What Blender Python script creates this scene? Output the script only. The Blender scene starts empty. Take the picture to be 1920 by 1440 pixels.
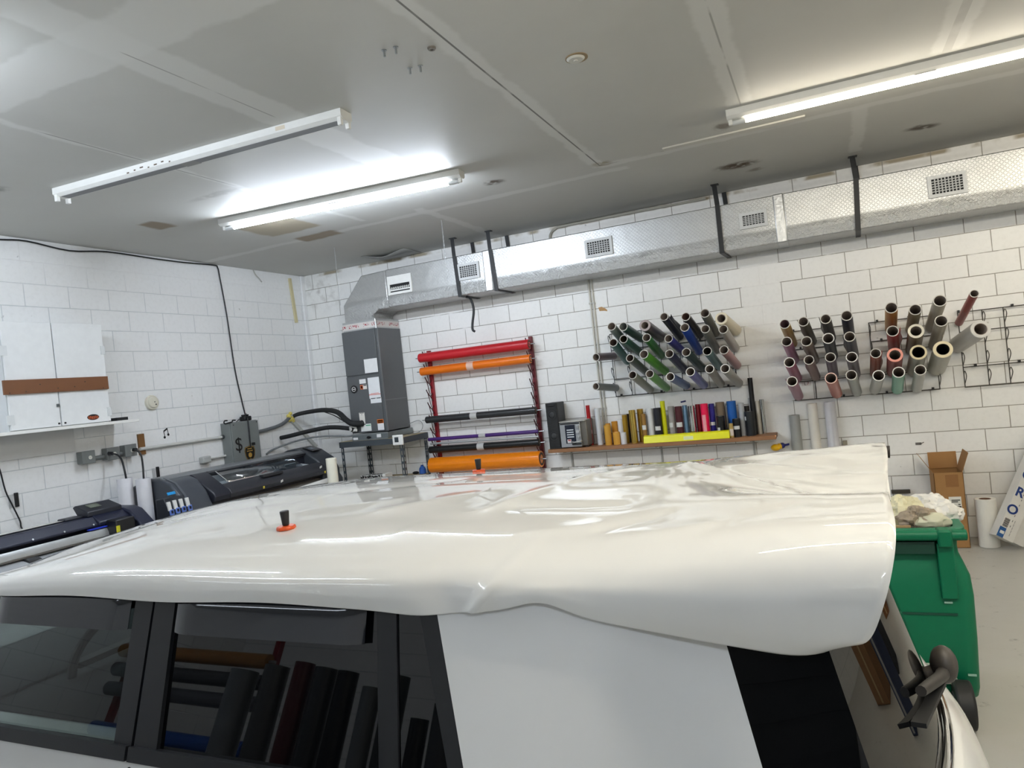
import bpy, math, random
from mathutils import Vector, Matrix
from mathutils.bvhtree import BVHTree
random.seed(7)
S = bpy.context.scene
COL = S.collection
PI = math.pi

# ---------------------------------------------------------------- camera, world, exposure
FPX = 1329.3
CAM = Vector((6.3724, -7.7836, 1.9310))
AX = Vector((0.90991032, 0.400725, -0.1071573))      # to the right of the picture
AY = Vector((-0.40346287, 0.91498607, -0.00426701))  # into the picture
AZ = Vector((0.09633754, 0.04711658, 0.99423292))    # up in the picture
cd = bpy.data.cameras.new('camera')
cd.sensor_fit = 'HORIZONTAL'; cd.sensor_width = 36.0; cd.lens = FPX * 36.0 / 1920.0
cd.clip_start = 0.02; cd.clip_end = 100
cam = bpy.data.objects.new('camera', cd); COL.objects.link(cam)
cam.matrix_world = Matrix(((AX.x, AZ.x, -AY.x, CAM.x), (AX.y, AZ.y, -AY.y, CAM.y), (AX.z, AZ.z, -AY.z, CAM.z), (0, 0, 0, 1)))
S.camera = cam
W = bpy.data.worlds.new('world'); S.world = W; W.use_nodes = True
W.node_tree.nodes['Background'].inputs[0].default_value = (0.75, 0.8, 0.9, 1)
W.node_tree.nodes['Background'].inputs[1].default_value = 0.05
S.view_settings.view_transform = 'Standard'; S.view_settings.look = 'None'
S.view_settings.gamma = 1.0; S.view_settings.use_curve_mapping = False
S.view_settings.exposure = 1.72
S.cycles.use_denoising = True
S.cycles.max_bounces = 10; S.cycles.diffuse_bounces = 5; S.cycles.glossy_bounces = 5
S.cycles.transparent_max_bounces = 10; S.cycles.sample_clamp_indirect = 6.0
S.cycles.caustics_reflective = False; S.cycles.caustics_refractive = False
TUBE_COOL = 52.0     # light given off by the fluorescent tubes
TUBE_WARM = 46.0
PW = (1.15, .22, .95, .35, 1.15, .14, 1.0, 1.0, .54)

def at(px, py, X=None, Y=None, Z=None):
    d = AX * ((px - 960) / FPX) + AY - AZ * ((py - 720) / FPX)
    if X is not None: t = (X - CAM.x) / d.x
    elif Y is not None: t = (Y - CAM.y) / d.y
    else: t = (Z - CAM.z) / d.z
    return CAM + d * t

# ---------------------------------------------------------------- materials
def lin(c):
    return c / 12.92 if c <= 0.04045 else ((c + 0.055) / 1.055) ** 2.4
def rgb(h):
    if not isinstance(h, str): return tuple(h) + (1,)
    return tuple(lin(int(h[i:i + 2], 16) / 255) for i in (0, 2, 4)) + (1,)
class NT:
    def __init__(s, name):
        s.m = bpy.data.materials.new(name); s.m.use_nodes = True; s.t = s.m.node_tree; s.t.nodes.clear()
        s.out = s.n('ShaderNodeOutputMaterial')
    def n(s, ty, **k):
        o = s.t.nodes.new(ty)
        for a, b in k.items(): setattr(o, a, b)
        return o
    def put(s, sock, v):
        if isinstance(v, bpy.types.NodeSocket): s.t.links.new(v, sock)
        elif v is not None: sock.default_value = v
    def ma(s, op, a, b=None, c=None, clamp=False):
        o = s.n('ShaderNodeMath', operation=op); o.use_clamp = clamp
        for i, v in enumerate((a, b, c)): s.put(o.inputs[i], v)
        return o.outputs[0]
    def mix(s, f, a, b, blend='MIX'):
        o = s.n('ShaderNodeMix', data_type='RGBA', blend_type=blend)
        s.put(o.inputs[0], f); s.put(o.inputs[6], a); s.put(o.inputs[7], b); return o.outputs[2]
    def obj(s):
        return s.n('ShaderNodeTexCoord').outputs['Object']
    def sep(s, v):
        o = s.n('ShaderNodeSeparateXYZ'); s.put(o.inputs[0], v); return o.outputs
    def comb(s, x, y, z=0.0):
        o = s.n('ShaderNodeCombineXYZ')
        for i, v in enumerate((x, y, z)): s.put(o.inputs[i], v)
        return o.outputs[0]
    def noise(s, v, scale, detail=3, rough=.5):
        o = s.n('ShaderNodeTexNoise'); s.put(o.inputs['Vector'], v); o.inputs['Scale'].default_value = scale
        o.inputs['Detail'].default_value = detail; o.inputs['Roughness'].default_value = rough; return o.outputs[0]
    def ramp(s, f, stops):
        o = s.n('ShaderNodeValToRGB'); s.put(o.inputs[0], f)
        e = o.color_ramp.elements
        while len(e) < len(stops): e.new(.5)
        for i, (p, c) in enumerate(stops): e[i].position = p; e[i].color = rgb(c) if isinstance(c, str) else (c, c, c, 1)
        return o.outputs[0]
    def step(s, v, a, b):
        o = s.n('ShaderNodeMapRange', interpolation_type='SMOOTHSTEP'); s.put(o.inputs[0], v)
        o.inputs[1].default_value = a; o.inputs[2].default_value = b; return o.outputs[0]
    def band(s, v, c, w, soft):      # 1 within w of c
        return s.ma('SUBTRACT', 1.0, s.step(s.ma('ABSOLUTE', s.ma('SUBTRACT', v, c)), w - soft, w + soft))
    def bump(s, h, strength=.3, dist=.01):
        o = s.n('ShaderNodeBump'); o.inputs['Strength'].default_value = strength; o.inputs['Distance'].default_value = dist
        s.put(o.inputs['Height'], h); return o.outputs[0]
    def bsdf(s, col, rough=.5, metal=0., normal=None, coat=0., spec=.5, alpha=None, emit=None, es=0.):
        o = s.n('ShaderNodeBsdfPrincipled')
        s.put(o.inputs['Base Color'], col); s.put(o.inputs['Roughness'], rough); s.put(o.inputs['Metallic'], metal)
        s.put(o.inputs['Specular IOR Level'], spec)
        if coat: o.inputs['Coat Weight'].default_value = coat; o.inputs['Coat Roughness'].default_value = .03
        if normal is not None: s.put(o.inputs['Normal'], normal)
        if emit is not None: s.put(o.inputs['Emission Color'], emit); o.inputs['Emission Strength'].default_value = es
        s.t.links.new(o.outputs[0], s.out.inputs[0]); return o
_mats = {}
def mat(c, rough=.5, metal=0., var=.06, scale=18., bump=0., coat=0., spec=.5):
    key = (c, rough, metal, var, scale, bump, coat, spec)
    if key in _mats: return _mats[key]
    s = NT('surface_' + str(len(_mats)))
    v = s.obj(); f = s.noise(v, scale, 4)
    base = rgb(c)
    lo = tuple(x * (1 - var) for x in base[:3]) + (1,); hi = tuple(min(1, x * (1 + var)) for x in base[:3]) + (1,)
    s.bsdf(s.mix(f, lo, hi), s.ma('MULTIPLY_ADD', f, .06, rough - .03, clamp=True), metal,
           s.bump(f, bump, .004) if bump else None, coat, spec)
    _mats[key] = s.m; return s.m
WHITE = mat('e6e6e2', .5); OFFW = mat('d9d8cf', .55); BLACK = mat('101113', .45); DGREY = mat('3b3f42', .5)
STEEL = mat('a9adae', .35, .9); CHROME = mat('e8e8e8', .06, 1., .01); PAPER = mat('e9e8e4', .8)
GALV = mat('8f9496', .4, .7); CABLE = mat('15171b', .5); CARD = mat('9c7446', .85, var=.08)

def emission(name, c, st):
    s = NT(name); f = s.noise(s.obj(), 6); e = s.n('ShaderNodeEmission')
    s.put(e.inputs[0], s.mix(f, rgb(c), tuple(min(1, x * 1.02) for x in rgb(c)[:3]) + (1,))); e.inputs[1].default_value = st
    s.t.links.new(e.outputs[0], s.out.inputs[0]); s.m.cycles.emission_sampling = 'FRONT'; return s.m

# ---------------------------------------------------------------- mesh building
class MB:
    def __init__(s): s.v = []; s.f = []
    def add(s, vs, fs):
        o = len(s.v); s.v += [tuple(v) for v in vs]; s.f += [tuple(i + o for i in f) for f in fs]; return s
    def box(s, x0, x1, y0, y1, z0, z1):
        x0, x1 = sorted((x0, x1)); y0, y1 = sorted((y0, y1)); z0, z1 = sorted((z0, z1))
        return s.add([(x0, y0, z0), (x1, y0, z0), (x1, y1, z0), (x0, y1, z0), (x0, y0, z1), (x1, y0, z1), (x1, y1, z1), (x0, y1, z1)],
                     [(0, 3, 2, 1), (4, 5, 6, 7), (0, 1, 5, 4), (1, 2, 6, 5), (2, 3, 7, 6), (3, 0, 4, 7)])
    def obox(s, c, a, b, d):   # centre and three half axes
        c, a, b, d = map(Vector, (c, a, b, d))
        if a.cross(b).dot(d) < 0: d = -d
        return s.add([c - a - b - d, c + a - b - d, c + a + b - d, c - a + b - d, c - a - b + d, c + a - b + d, c + a + b + d, c - a + b + d],
                     [(0, 3, 2, 1), (4, 5, 6, 7), (0, 1, 5, 4), (1, 2, 6, 5), (2, 3, 7, 6), (3, 0, 4, 7)])
    def bar(s, p, q, w, h, up=(0, 0, 1)):   # rectangular bar from p to q
        p, q = Vector(p), Vector(q); a = (q - p) / 2; u = Vector(up)
        sd = a.cross(u)
        if sd.length < 1e-6: sd = a.cross(Vector((1, 0, 0)))
        sd.normalize(); u = sd.cross(a).normalized()
        return s.obox((p + q) / 2, a, sd * w / 2, u * h / 2)
    def cyl(s, p, q, r, r2=None, n=16, caps=True):
        p, q = Vector(p), Vector(q); d = (q - p).normalized(); r2 = r if r2 is None else r2
        a = d.orthogonal().normalized(); b = d.cross(a)
        vs = [p + (a * math.cos(2 * PI * i / n) + b * math.sin(2 * PI * i / n)) * r for i in range(n)]
        vs += [q + (a * math.cos(2 * PI * i / n) + b * math.sin(2 * PI * i / n)) * r2 for i in range(n)]
        fs = [(i, (i + 1) % n, n + (i + 1) % n, n + i) for i in range(n)]
        if caps: fs += [tuple(range(n - 1, -1, -1)), tuple(range(n, 2 * n))]
        return s.add(vs, fs)
    def pipe(s, p, q, ro, ri, n=20):        # hollow tube with ring ends
        p, q = Vector(p), Vector(q); d = (q - p).normalized(); a = d.orthogonal().normalized(); b = d.cross(a)
        ring = lambda c, r: [c + (a * math.cos(2 * PI * i / n) + b * math.sin(2 * PI * i / n)) * r for i in range(n)]
        vs = ring(p, ro) + ring(q, ro) + ring(q, ri) + ring(p, ri); fs = []
        for k in range(4):
            for i in range(n):
                j = (i + 1) % n; k2 = (k + 1) % 4
                fs.append((k * n + i, k * n + j, k2 * n + j, k2 * n + i))
        return s.add(vs, fs)
    def tube(s, pts, r, n=8, sub=0):
        pts = [Vector(p) for p in pts]
        if sub: pts = smooth(pts, sub)
        N = len(pts); vs = []; fs = []; a = None
        for i, p in enumerate(pts):
            d = (pts[min(i + 1, N - 1)] - pts[max(i - 1, 0)]).normalized()
            a = d.orthogonal() if a is None else (a - d * a.dot(d))
            if a.length < 1e-6: a = d.orthogonal()
            a = a.normalized(); b = d.cross(a)
            rr = r(i / max(1, N - 1)) if callable(r) else r
            vs += [p + (a * math.cos(2 * PI * k / n) + b * math.sin(2 * PI * k / n)) * rr for k in range(n)]
        for i in range(N - 1):
            for k in range(n):
                j = (k + 1) % n; fs.append((i * n + k, i * n + j, (i + 1) * n + j, (i + 1) * n + k))
        fs += [tuple(range(n - 1, -1, -1)), tuple((N - 1) * n + k for k in range(n))]
        return s.add(vs, fs)
    def grid(s, rows):
        m = len(rows[0]); vs = [p for r in rows for p in r]
        return s.add(vs, [(i * m + j, i * m + j + 1, (i + 1) * m + j + 1, (i + 1) * m + j) for i in range(len(rows) - 1) for j in range(m - 1)])
    def slab(s, rows, th, flip=False):       # grid with thickness behind it, hard rims
        if flip: rows = [r[::-1] for r in rows]
        m = len(rows); n = len(rows[0]); back = []
        for i in range(m):
            r = []
            for j in range(n):
                du = rows[i][min(j + 1, n - 1)] - rows[i][max(j - 1, 0)]; dv = rows[min(i + 1, m - 1)][j] - rows[max(i - 1, 0)][j]
                r.append(rows[i][j] - du.cross(dv).normalized() * th)
            back.append(r)
        s.grid(rows); s.grid([r[::-1] for r in back])
        s.grid([back[0], rows[0]]); s.grid([rows[-1], back[-1]])
        s.grid([[r[0] for r in rows], [r[0] for r in back]]); s.grid([[r[-1] for r in back], [r[-1] for r in rows]])
        return s
    def prism(s, poly, axis, a, b):          # polygon in the other two axes, extruded along axis
        def P(u, v, w): return {'x': (w, u, v), 'y': (u, w, v), 'z': (u, v, w)}[axis]
        n = len(poly); area = sum(poly[i][0] * poly[(i + 1) % n][1] - poly[(i + 1) % n][0] * poly[i][1] for i in range(n))
        if (area < 0) != (axis == 'y'): poly = poly[::-1]
        a, b = min(a, b), max(a, b)
        vs = [P(u, v, a) for u, v in poly] + [P(u, v, b) for u, v in poly]
        return s.add(vs, [tuple(range(n - 1, -1, -1)), tuple(range(n, 2 * n))] + [(i, (i + 1) % n, n + (i + 1) % n, n + i) for i in range(n)])
    def sph(s, c, rx, ry=None, rz=None, n=14, m=9):
        ry = rx if ry is None else ry; rz = rx if rz is None else rz; c = Vector(c)
        vs = [c + Vector((0, 0, rz))]; fs = []
        for i in range(1, m):
            t = PI * i / m
            vs += [c + Vector((rx * math.sin(t) * math.cos(2 * PI * k / n), ry * math.sin(t) * math.sin(2 * PI * k / n), rz * math.cos(t))) for k in range(n)]
        vs.append(c - Vector((0, 0, rz)))
        for k in range(n):
            fs.append((0, 1 + k, 1 + (k + 1) % n)); L = 1 + (m - 2) * n; fs.append((len(vs) - 1, L + (k + 1) % n, L + k))
        for i in range(m - 2):
            for k in range(n): fs.append((1 + i * n + k, 1 + (i + 1) * n + k, 1 + (i + 1) * n + (k + 1) % n, 1 + i * n + (k + 1) % n))
        return s.add(vs, fs)
    def build(s, name, m, parent=None, bevel=0., solid=0., ang=38, seg=2):
        me = bpy.data.meshes.new(name); me.from_pydata(s.v, [], s.f); me.validate(); me.update()
        me.polygons.foreach_set('use_smooth', [True] * len(me.polygons)); me.set_sharp_from_angle(angle=math.radians(ang))
        me.materials.append(m)
        o = bpy.data.objects.new(name, me); COL.objects.link(o)
        if solid: md = o.modifiers.new('thickness', 'SOLIDIFY'); md.thickness = solid; md.offset = 0
        if bevel:
            md = o.modifiers.new('edges', 'BEVEL'); md.width = bevel; md.segments = seg; md.limit_method = 'ANGLE'; md.angle_limit = math.radians(40)
            md.harden_normals = False
        if parent is not None:
            o.parent = parent
            if parent.type == 'EMPTY': o.matrix_parent_inverse = Matrix.Translation(-parent.location)
        return o
def smooth(p, k):
    out = []
    for i in range(len(p) - 1):
        a = p[max(i - 1, 0)]; b = p[i]; c = p[i + 1]; d = p[min(i + 2, len(p) - 1)]
        for j in range(k):
            t = j / k
            out.append(.5 * ((2 * b) + (c - a) * t + (2 * a - 5 * b + 4 * c - d) * t * t + (3 * b - a - 3 * c + d) * t ** 3))
    out.append(p[-1]); return out
def tag(o, label, cat, group=None, kind=None):
    o['label'] = label; o['category'] = cat
    if group: o['group'] = group
    if kind: o['kind'] = kind
    return o
def thing(name, loc, label, cat, group=None):
    o = bpy.data.objects.new(name, None); COL.objects.link(o); o.location = Vector(loc); o.empty_display_size = .1
    return tag(o, label, cat, group)
def struct(o):
    o['kind'] = 'structure'; return o
def textmesh(body, size, m, parent, origin, ux, uy, name='lettering', ext=.0006, bold=0.):
    cu = bpy.data.curves.new(name, 'FONT'); cu.body = body; cu.size = size; cu.extrude = ext; cu.offset = bold
    cu.align_x = 'CENTER'; cu.align_y = 'CENTER'
    tmp = bpy.data.objects.new(name, cu); COL.objects.link(tmp)
    me = bpy.data.meshes.new_from_object(tmp.evaluated_get(bpy.context.evaluated_depsgraph_get()))
    bpy.data.objects.remove(tmp); ux, uy, origin = Vector(ux).normalized(), Vector(uy).normalized(), Vector(origin); uz = ux.cross(uy)
    b = MB(); b.add([origin + ux * v.co.x + uy * v.co.y + uz * v.co.z for v in me.vertices], [tuple(p.vertices) for p in me.polygons])
    bpy.data.meshes.remove(me)
    return b.build(name, m, parent)
ORD = ['first', 'second', 'third', 'fourth', 'fifth', 'sixth', 'seventh', 'eighth', 'ninth', 'tenth']

# ---------------------------------------------------------------- the room
CEIL = 3.655; RX = 11.0; RY = -11.6
def block_wall(name, ax, off, line, lo, fade, bstr):
    s = NT(name); p = s.sep(s.obj())
    u = s.ma('ADD', p[ax], off); v = p[2]
    uv = s.comb(u, v)
    wob = s.noise(s.obj(), 2.2, 2); wv = s.n('ShaderNodeVectorMath', operation='MULTIPLY_ADD')
    b = s.n('ShaderNodeTexBrick'); s.put(b.inputs['Vector'], uv); b.offset = .5; b.offset_frequency = 2
    b.inputs['Scale'].default_value = 1; b.inputs['Mortar Size'].default_value = .0042; b.inputs['Mortar Smooth'].default_value = .25
    b.inputs['Brick Width'].default_value = .4064; b.inputs['Row Height'].default_value = .2032; b.inputs['Bias'].default_value = -.2
    b.inputs['Color1'].default_value = (1, 1, 1, 1); b.inputs['Color2'].default_value = (.94, .94, .94, 1); b.inputs['Mortar'].default_value = (.5, .5, .5, 1)
    fac = s.ma('MULTIPLY', b.outputs['Fac'], s.step(s.noise(s.obj(), 1.6, 4, .6), fade[0], fade[1]))
    fac = s.ma('MULTIPLY', fac, s.ma('MULTIPLY_ADD', s.noise(s.obj(), 9., 2), .5, .72, clamp=True))
    if ax == 0:   # the painted concrete column between the two groups of racks has no joints
        fac = s.ma('MULTIPLY', fac, s.ma('SUBTRACT', 1., s.band(p[0], 5.85, .19, .015)))
    else:
        fac = s.ma('MULTIPLY', fac, s.step(v, 3.5, 3.1))
    big = s.noise(s.obj(), .9, 5, .6); fine = s.noise(s.obj(), 26., 4, .6)
    paint = s.mix(big, rgb(lo[0]), rgb(lo[1]))
    paint = s.mix(s.ma('MULTIPLY', s.step(fine, .42, .75), .10), paint, rgb('b9b9b3'))
    spots = s.step(s.noise(s.obj(), 11., 1, .3), .80, .83)
    paint = s.mix(s.ma('MULTIPLY', spots, .55), paint, rgb('8b8a86'))
    if ax == 0:   # soot in the corner below the ceiling
        d = s.ma('MULTIPLY', s.ma('MULTIPLY', s.band(p[0], .3, .25, .2), s.band(v, 3.42, .2, .18)), s.step(s.noise(s.obj(), 7, 4), .45, .7))
        paint = s.mix(s.ma('MULTIPLY', d, .5), paint, rgb('7d776e'))
        paint = s.mix(s.ma('MULTIPLY', s.band(v, 3.635, .02, .012), s.step(s.noise(s.obj(), 4, 3), .4, .6)), paint, rgb('a49a85'))
    col = s.mix(fac, paint, rgb(line))
    h = s.ma('SUBTRACT', s.ma('MULTIPLY', fine, .12), b.outputs['Fac'])
    s.bsdf(col, s.ma('MULTIPLY_ADD', fine, .2, .42), 0, s.bump(h, bstr, .006))
    return s.m
M_back = block_wall('painted_block', 0, 4.064 * 2 - 1.7825, '97938a', ('e9e9e6', 'f3f3f1'), (.30, .42), .55)
M_left = block_wall('painted_block_pale', 1, 4.064 * 3 + .695 + .2032, 'cdd1d3', ('eaebeb', 'f3f4f4'), (.2, .5), .6)

def ceiling_mat():
    s = NT('ceiling_board'); p = s.sep(s.obj()); x, y = p[0], p[1]
    wob = s.ma('MULTIPLY_ADD', s.noise(s.obj(), 3.2, 4, .6), .14, -.07)
    xw, yw = s.ma('ADD', x, wob), s.ma('ADD', y, wob)
    big = s.noise(s.obj(), .7, 5, .6)
    col = s.mix(big, rgb('b3b3ae'), rgb('cbcbc6'))
    def rng(v, a, b): return s.ma('MULTIPLY', s.step(v, a - .03, a + .03), s.step(v, b + .03, b - .03))
    def add(f, c, k=1.):
        nonlocal col
        col = s.mix(s.ma('MULTIPLY', f, k), col, rgb(c))
    tapes = [('x', 3.54, .13, -11, -2.7), ('x', 4.81, .06, -6, -1.9), ('x', 6.02, .08, -9, -2.6), ('x', 2.37, .03, -7, -1.9), ('x', 7.24, .09, -7, -2.65), ('x', 6.80, .05, -1.9, -.6), ('x', 3.0, .05, -1.9, 0),
             ('y', -5.50, .16, 0, 11), ('y', -1.72, .05, 0, 5), ('y', -1.90, .05, 4.8, 11), ('y', -9.2, .12, 0, 11)]
    for ax, c, w, a, b in tapes:
        u, v = (xw, y) if ax == 'x' else (yw, x)
        add(s.ma('MULTIPLY', s.band(u, c, w, .018), rng(v, a, b)), 'd4d4d0', .75)
    for ax, c, w, a, b, k in [('x', 4.812, .006, -7, -1.93, .8), ('x', 2.372, .005, -7, -2.9, .6), ('x', 6.02, .005, -9, -2.6, .5), ('y', -1.93, .006, 4.8, 5.36, .8), ('x', 3.52, .004, -5.4, -4.4, .5), ('x', 7.24, .025, -7, -2.65, .25)]:
        u, v = (x, y) if ax == 'x' else (y, x)
        add(s.ma('MULTIPLY', s.band(u, c, w, .002), s.ma('MULTIPLY', rng(v, a, b), s.step(s.noise(s.obj(), 2.2, 3), .36, .5))), '4a4742', k)
    for cx, cy, rx, ry, c, k in [(5.82, -1.0, .19, .13, '54432f', 1.), (5.95, -.72, .10, .06, '6a5a48', .6), (3.94, -2.14, .11, .08, '4c3d2e', .95), (5.86, -2.2, .07, .10, '5f5347', .75), (7.3, -.95, .13, .07, '4a3d30', .95), (1.2, -4.6, .12, .07, '615c54', .5), (4.85, -1.97, .10, .07, '8f8268', .7), (2.1, -3.5, .3, .06, '6d6a64', .35)]:
        d = s.ma('SQRT', s.ma('ADD', s.ma('POWER', s.ma('DIVIDE', s.ma('SUBTRACT', xw, cx), rx), 2.), s.ma('POWER', s.ma('DIVIDE', s.ma('SUBTRACT', yw, cy), ry), 2.)))
        add(s.ma('MULTIPLY', s.step(d, 1.25, .35), s.step(s.noise(s.obj(), 14, 4), .3, .52)), c, k)
    for x0, x1, y0, y1, c in [(1.38, 2.0, -2.62, -2.07, '9c9078'), (1.44, 1.95, -1.84, -1.62, '86745a'), (.95, 1.15, -3.32, -3.05, '86745a')]:
        add(s.ma('MULTIPLY', rng(xw, x0, x1), rng(yw, y0, y1)), c, .85)
    fine = s.noise(s.obj(), 40, 3)
    h = s.ma('ADD', s.ma('MULTIPLY', fine, .15), s.noise(s.obj(), 1.6, 3))
    s.bsdf(col, s.ma('MULTIPLY_ADD', big, .15, .5), 0, s.bump(h, .2, .01), 0., .3)
    return s.m
def floor_mat():
    s = NT('grey_floor_paint'); big = s.noise(s.obj(), 1.2, 5, .6); f = s.noise(s.obj(), 9, 6, .7)
    col = s.mix(big, rgb('a8a7a1'), rgb('bebdb6'))
    col = s.mix(s.ma('MULTIPLY', s.step(f, .60, .72), .55), col, rgb('5e5c58'))
    s.bsdf(col, s.ma('MULTIPLY_ADD', f, .2, .28), 0, s.bump(f, .1, .004)); return s.m
struct(MB().box(0, RX, RY, 0, -.12, 0).build('floor', floor_mat()))
struct(MB().box(0, RX, RY, 0, CEIL, CEIL + .12).build('ceiling', ceiling_mat()))
struct(MB().box(-.2, RX + .2, 0, .2, -.12, CEIL + .12).build('wall_back', M_back))
struct(MB().box(-.2, 0, RY, 0, -.12, CEIL + .12).build('wall_left', M_left))
struct(MB().box(RX, RX + .2, RY, 0, -.12, CEIL + .12).build('wall_right', M_left))
struct(MB().box(-.2, RX + .2, RY - .2, RY, -.12, CEIL + .12).build('wall_front', M_left))
# raised batten on the ceiling by the warm lamp, and a sagging loose board over the duct
struct(MB().box(5.36, 6.42, -2.03, -1.96, CEIL - .012, CEIL).build('trim_1', mat('c2c0b8', .5)))
b = MB(); rows = []
for i in range(13):
    t = i / 12; rows.append([Vector((1.30 + .62 * t, -.46 + .02 * t, CEIL - .004 - .05 * math.sin(PI * t) ** 2)), Vector((1.35 + .58 * t, -.06, CEIL - .004))])
struct(b.grid(rows).build('trim_2', mat('8a8a86', .5), solid=.006))
struct(MB().box(.0, .03, -.07, 0, 0, CEIL).build('trim_3', M_left, bevel=.008))

# ---------------------------------------------------------------- fluorescent strip lights
M_fix = mat('dcdcd8', .4)
LAMPS = []
def strip_light(p, q, label, glow=None, rust=False, power=1.):
    p, q = Vector(p + (CEIL,)), Vector(q + (CEIL,)); d = (q - p).normalized(); L = (q - p).length; n = Vector((-d.y, d.x, 0)); u = Vector((0, 0, 1))
    t = thing('strip_light', (p + q) / 2, label, 'ceiling light', 'eight foot strip lights')
    P = lambda a, b_, c: p + d * a + n * b_ + u * c
    b = MB(); prof = [(-.06, -.001), (.06, -.001), (.06, -.045), (.036, -.062), (-.036, -.062), (-.06, -.045)]
    k = len(prof); vs = [P(0, y, z) for y, z in prof] + [P(L, y, z) for y, z in prof]
    b.add(vs, [tuple(range(k)), tuple(range(2 * k - 1, k - 1, -1))] + [(i, k + i, k + (i + 1) % k, (i + 1) % k) for i in range(k)])
    b.build('housing', M_fix, t, ang=20)
    b = MB()
    for a in (.02, L - .02, ):
        for y in (-.042, .042): b.obox(P(a, y, -.072), d * .014, n * .014, u * .024)
    for i, o in enumerate((((.02, -.042), (.02, .042), (L - .02, -.042), (L - .02, .042)) if glow != 1 else ((.02, 0.), (L - .02, 0.)))):
        MB().obox(P(o[0], o[1], -.07), d * .014, n * .013, u * .026).build('socket', WHITE, t, bevel=.004)
    MB().obox(P(L / 2, 0, -.0635), d * .06, n * .036, u * .001).build('joint_plate', mat('8d8d8a', .5), t)
    if glow:
        for y in ((0.,) if glow == 1 else (-.042, .042)):
            MB().cyl(P(.12, y, -.084), P(L - .12, y, -.084), .0165, n=8).build('fluorescent_tube', emission('tube_glow', 'e6f0ff' if not rust else 'fff3de', (TUBE_COOL if not rust else TUBE_WARM) * power), t)
            for a0 in (.034, L - .12): MB().cyl(P(a0, y, -.084), P(a0 + .086, y, -.084), .0166, n=14).build('tube_end', mat('cfd2d2', .3), t)
    else:
        MB().obox(P(L / 2, -.003, -.0632), d * (L / 2 - .05), n * .031, u * .0008).build('cover_slot', mat('808284', .5), t)
        for i in range(7): MB().obox(P(L * .30 + .062 * i, -.0606, -.040 + .006 * (i % 3)), d * random.uniform(.006, .02), n * .0004, u * .004).build('paint_chip', mat('5d4c3c', .8), t)
        MB().obox(P(L * .82, -.0606, -.022), d * .035, n * .0005, u * .012).build('label', mat('cfc4b0', .7), t)
    return t
strip_light((1.46, -4.335), (3.90, -4.205), 'unlit white strip light with empty sockets and chipped paint on the ceiling')
strip_light((1.545, -2.90), (3.875, -2.665), 'lit strip light with cool white tube, close to the duct elbow', 1, power=PW[0])
strip_light((5.915, -2.50), (8.35, -2.50), 'lit strip light with warm white tube over the empty wire rack', 1, True, power=PW[1])
strip_light((8.365, -2.50), (10.80, -2.50), 'added unseen fill light with warm tube continuing the row toward the end wall', 1, True, power=PW[2])  # added fill lamp out of view, evens out the room light
strip_light((1.5, -7.1), (3.94, -7.1), 'lit strip light with cool tube above the front of the car', 1, power=PW[3])
strip_light((6.6, -6.3), (9.04, -6.3), 'lit strip light with warm tube behind the car tail', 1, True, power=PW[4])
strip_light((.75, -9.4), (3.19, -9.4), 'lit strip light with cool tube above the second red rack', 1, power=PW[5])
strip_light((6.6, -9.8), (9.04, -9.8), 'lit strip light with cool tube by the added dark shutter', 1, power=PW[6])
strip_light((.9, -6.15), (3.34, -6.15), 'added unseen fill light with cool tube over the hood of the car', 1, power=PW[7])  # added lamp out of view, makes up light on left and back walls
strip_light((5.45, -6.0), (7.89, -6.0), 'added unseen fill light with warm tube straight above the flaring film tail', 1, True, power=PW[8])  # added fill lamp out of view, brightens the film on the roof

# ---------------------------------------------------------------- ceiling bits
for i, (x, y) in enumerate([(4.509, -4.699), (4.574, -4.692), (4.508, -4.454), (4.566, -4.441)]):
    b = MB().cyl((x, y, CEIL), (x, y, CEIL - .035), .006, n=8).cyl((x, y, CEIL - .004), (x, y, CEIL - .001), .014, n=10)
    tag(b.build('anchor_bolt', STEEL), 'short steel bolt left sticking out of the ceiling board', 'bolt', 'four ceiling bolts')
tag(MB().cyl((4.716, -4.579, CEIL), (4.716, -4.579, CEIL - .006), .022, n=14).pipe((4.716, -4.579, CEIL - .006), (4.716, -4.579, CEIL - .012), .018, .009, 12).build('ceiling_grommet', mat('77726a', .5)), 'small grey ring on the ceiling beside the four bolts', 'fitting')
t = thing('ceiling_rosette', (5.299, -4.003, CEIL), 'round white cap with rusty rim on the ceiling', 'cap')
MB().cyl((5.299, -4.003, CEIL), (5.299, -4.003, CEIL - .005), .062, n=24).build('rim', mat('8d7a5c', .6), t)
MB().cyl((5.293, -4.003, CEIL - .004), (5.293, -4.003, CEIL - .014), .052, .04, n=24).cyl((5.293, -4.003, CEIL - .014), (5.293, -4.003, CEIL - .02), .012, n=12).build('cover', mat('c9c8c0', .4), t)
for (x, y), L, lab in [((1.44, -1.16), .66, 'thin chain hanging from the ceiling near the room corner'), ((2.93, -1.32), .62, 'thin chain hanging from the ceiling in front of the duct')]:
    b = MB(); n = int(L / .022)
    for i in range(n):
        z = CEIL - .004 - i * .022; dx, dy = ((.004, 0) if i % 2 else (0, .004))
        b.tube([(x - dx, y - dy, z), (x - dx, y - dy, z - .02), (x + dx, y + dy, z - .02), (x + dx, y + dy, z), (x - dx, y - dy, z)], .0014, 5)
    tag(b.build('hanging_chain', mat('b5b7b8', .35, .8)), lab, 'chain')

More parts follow.
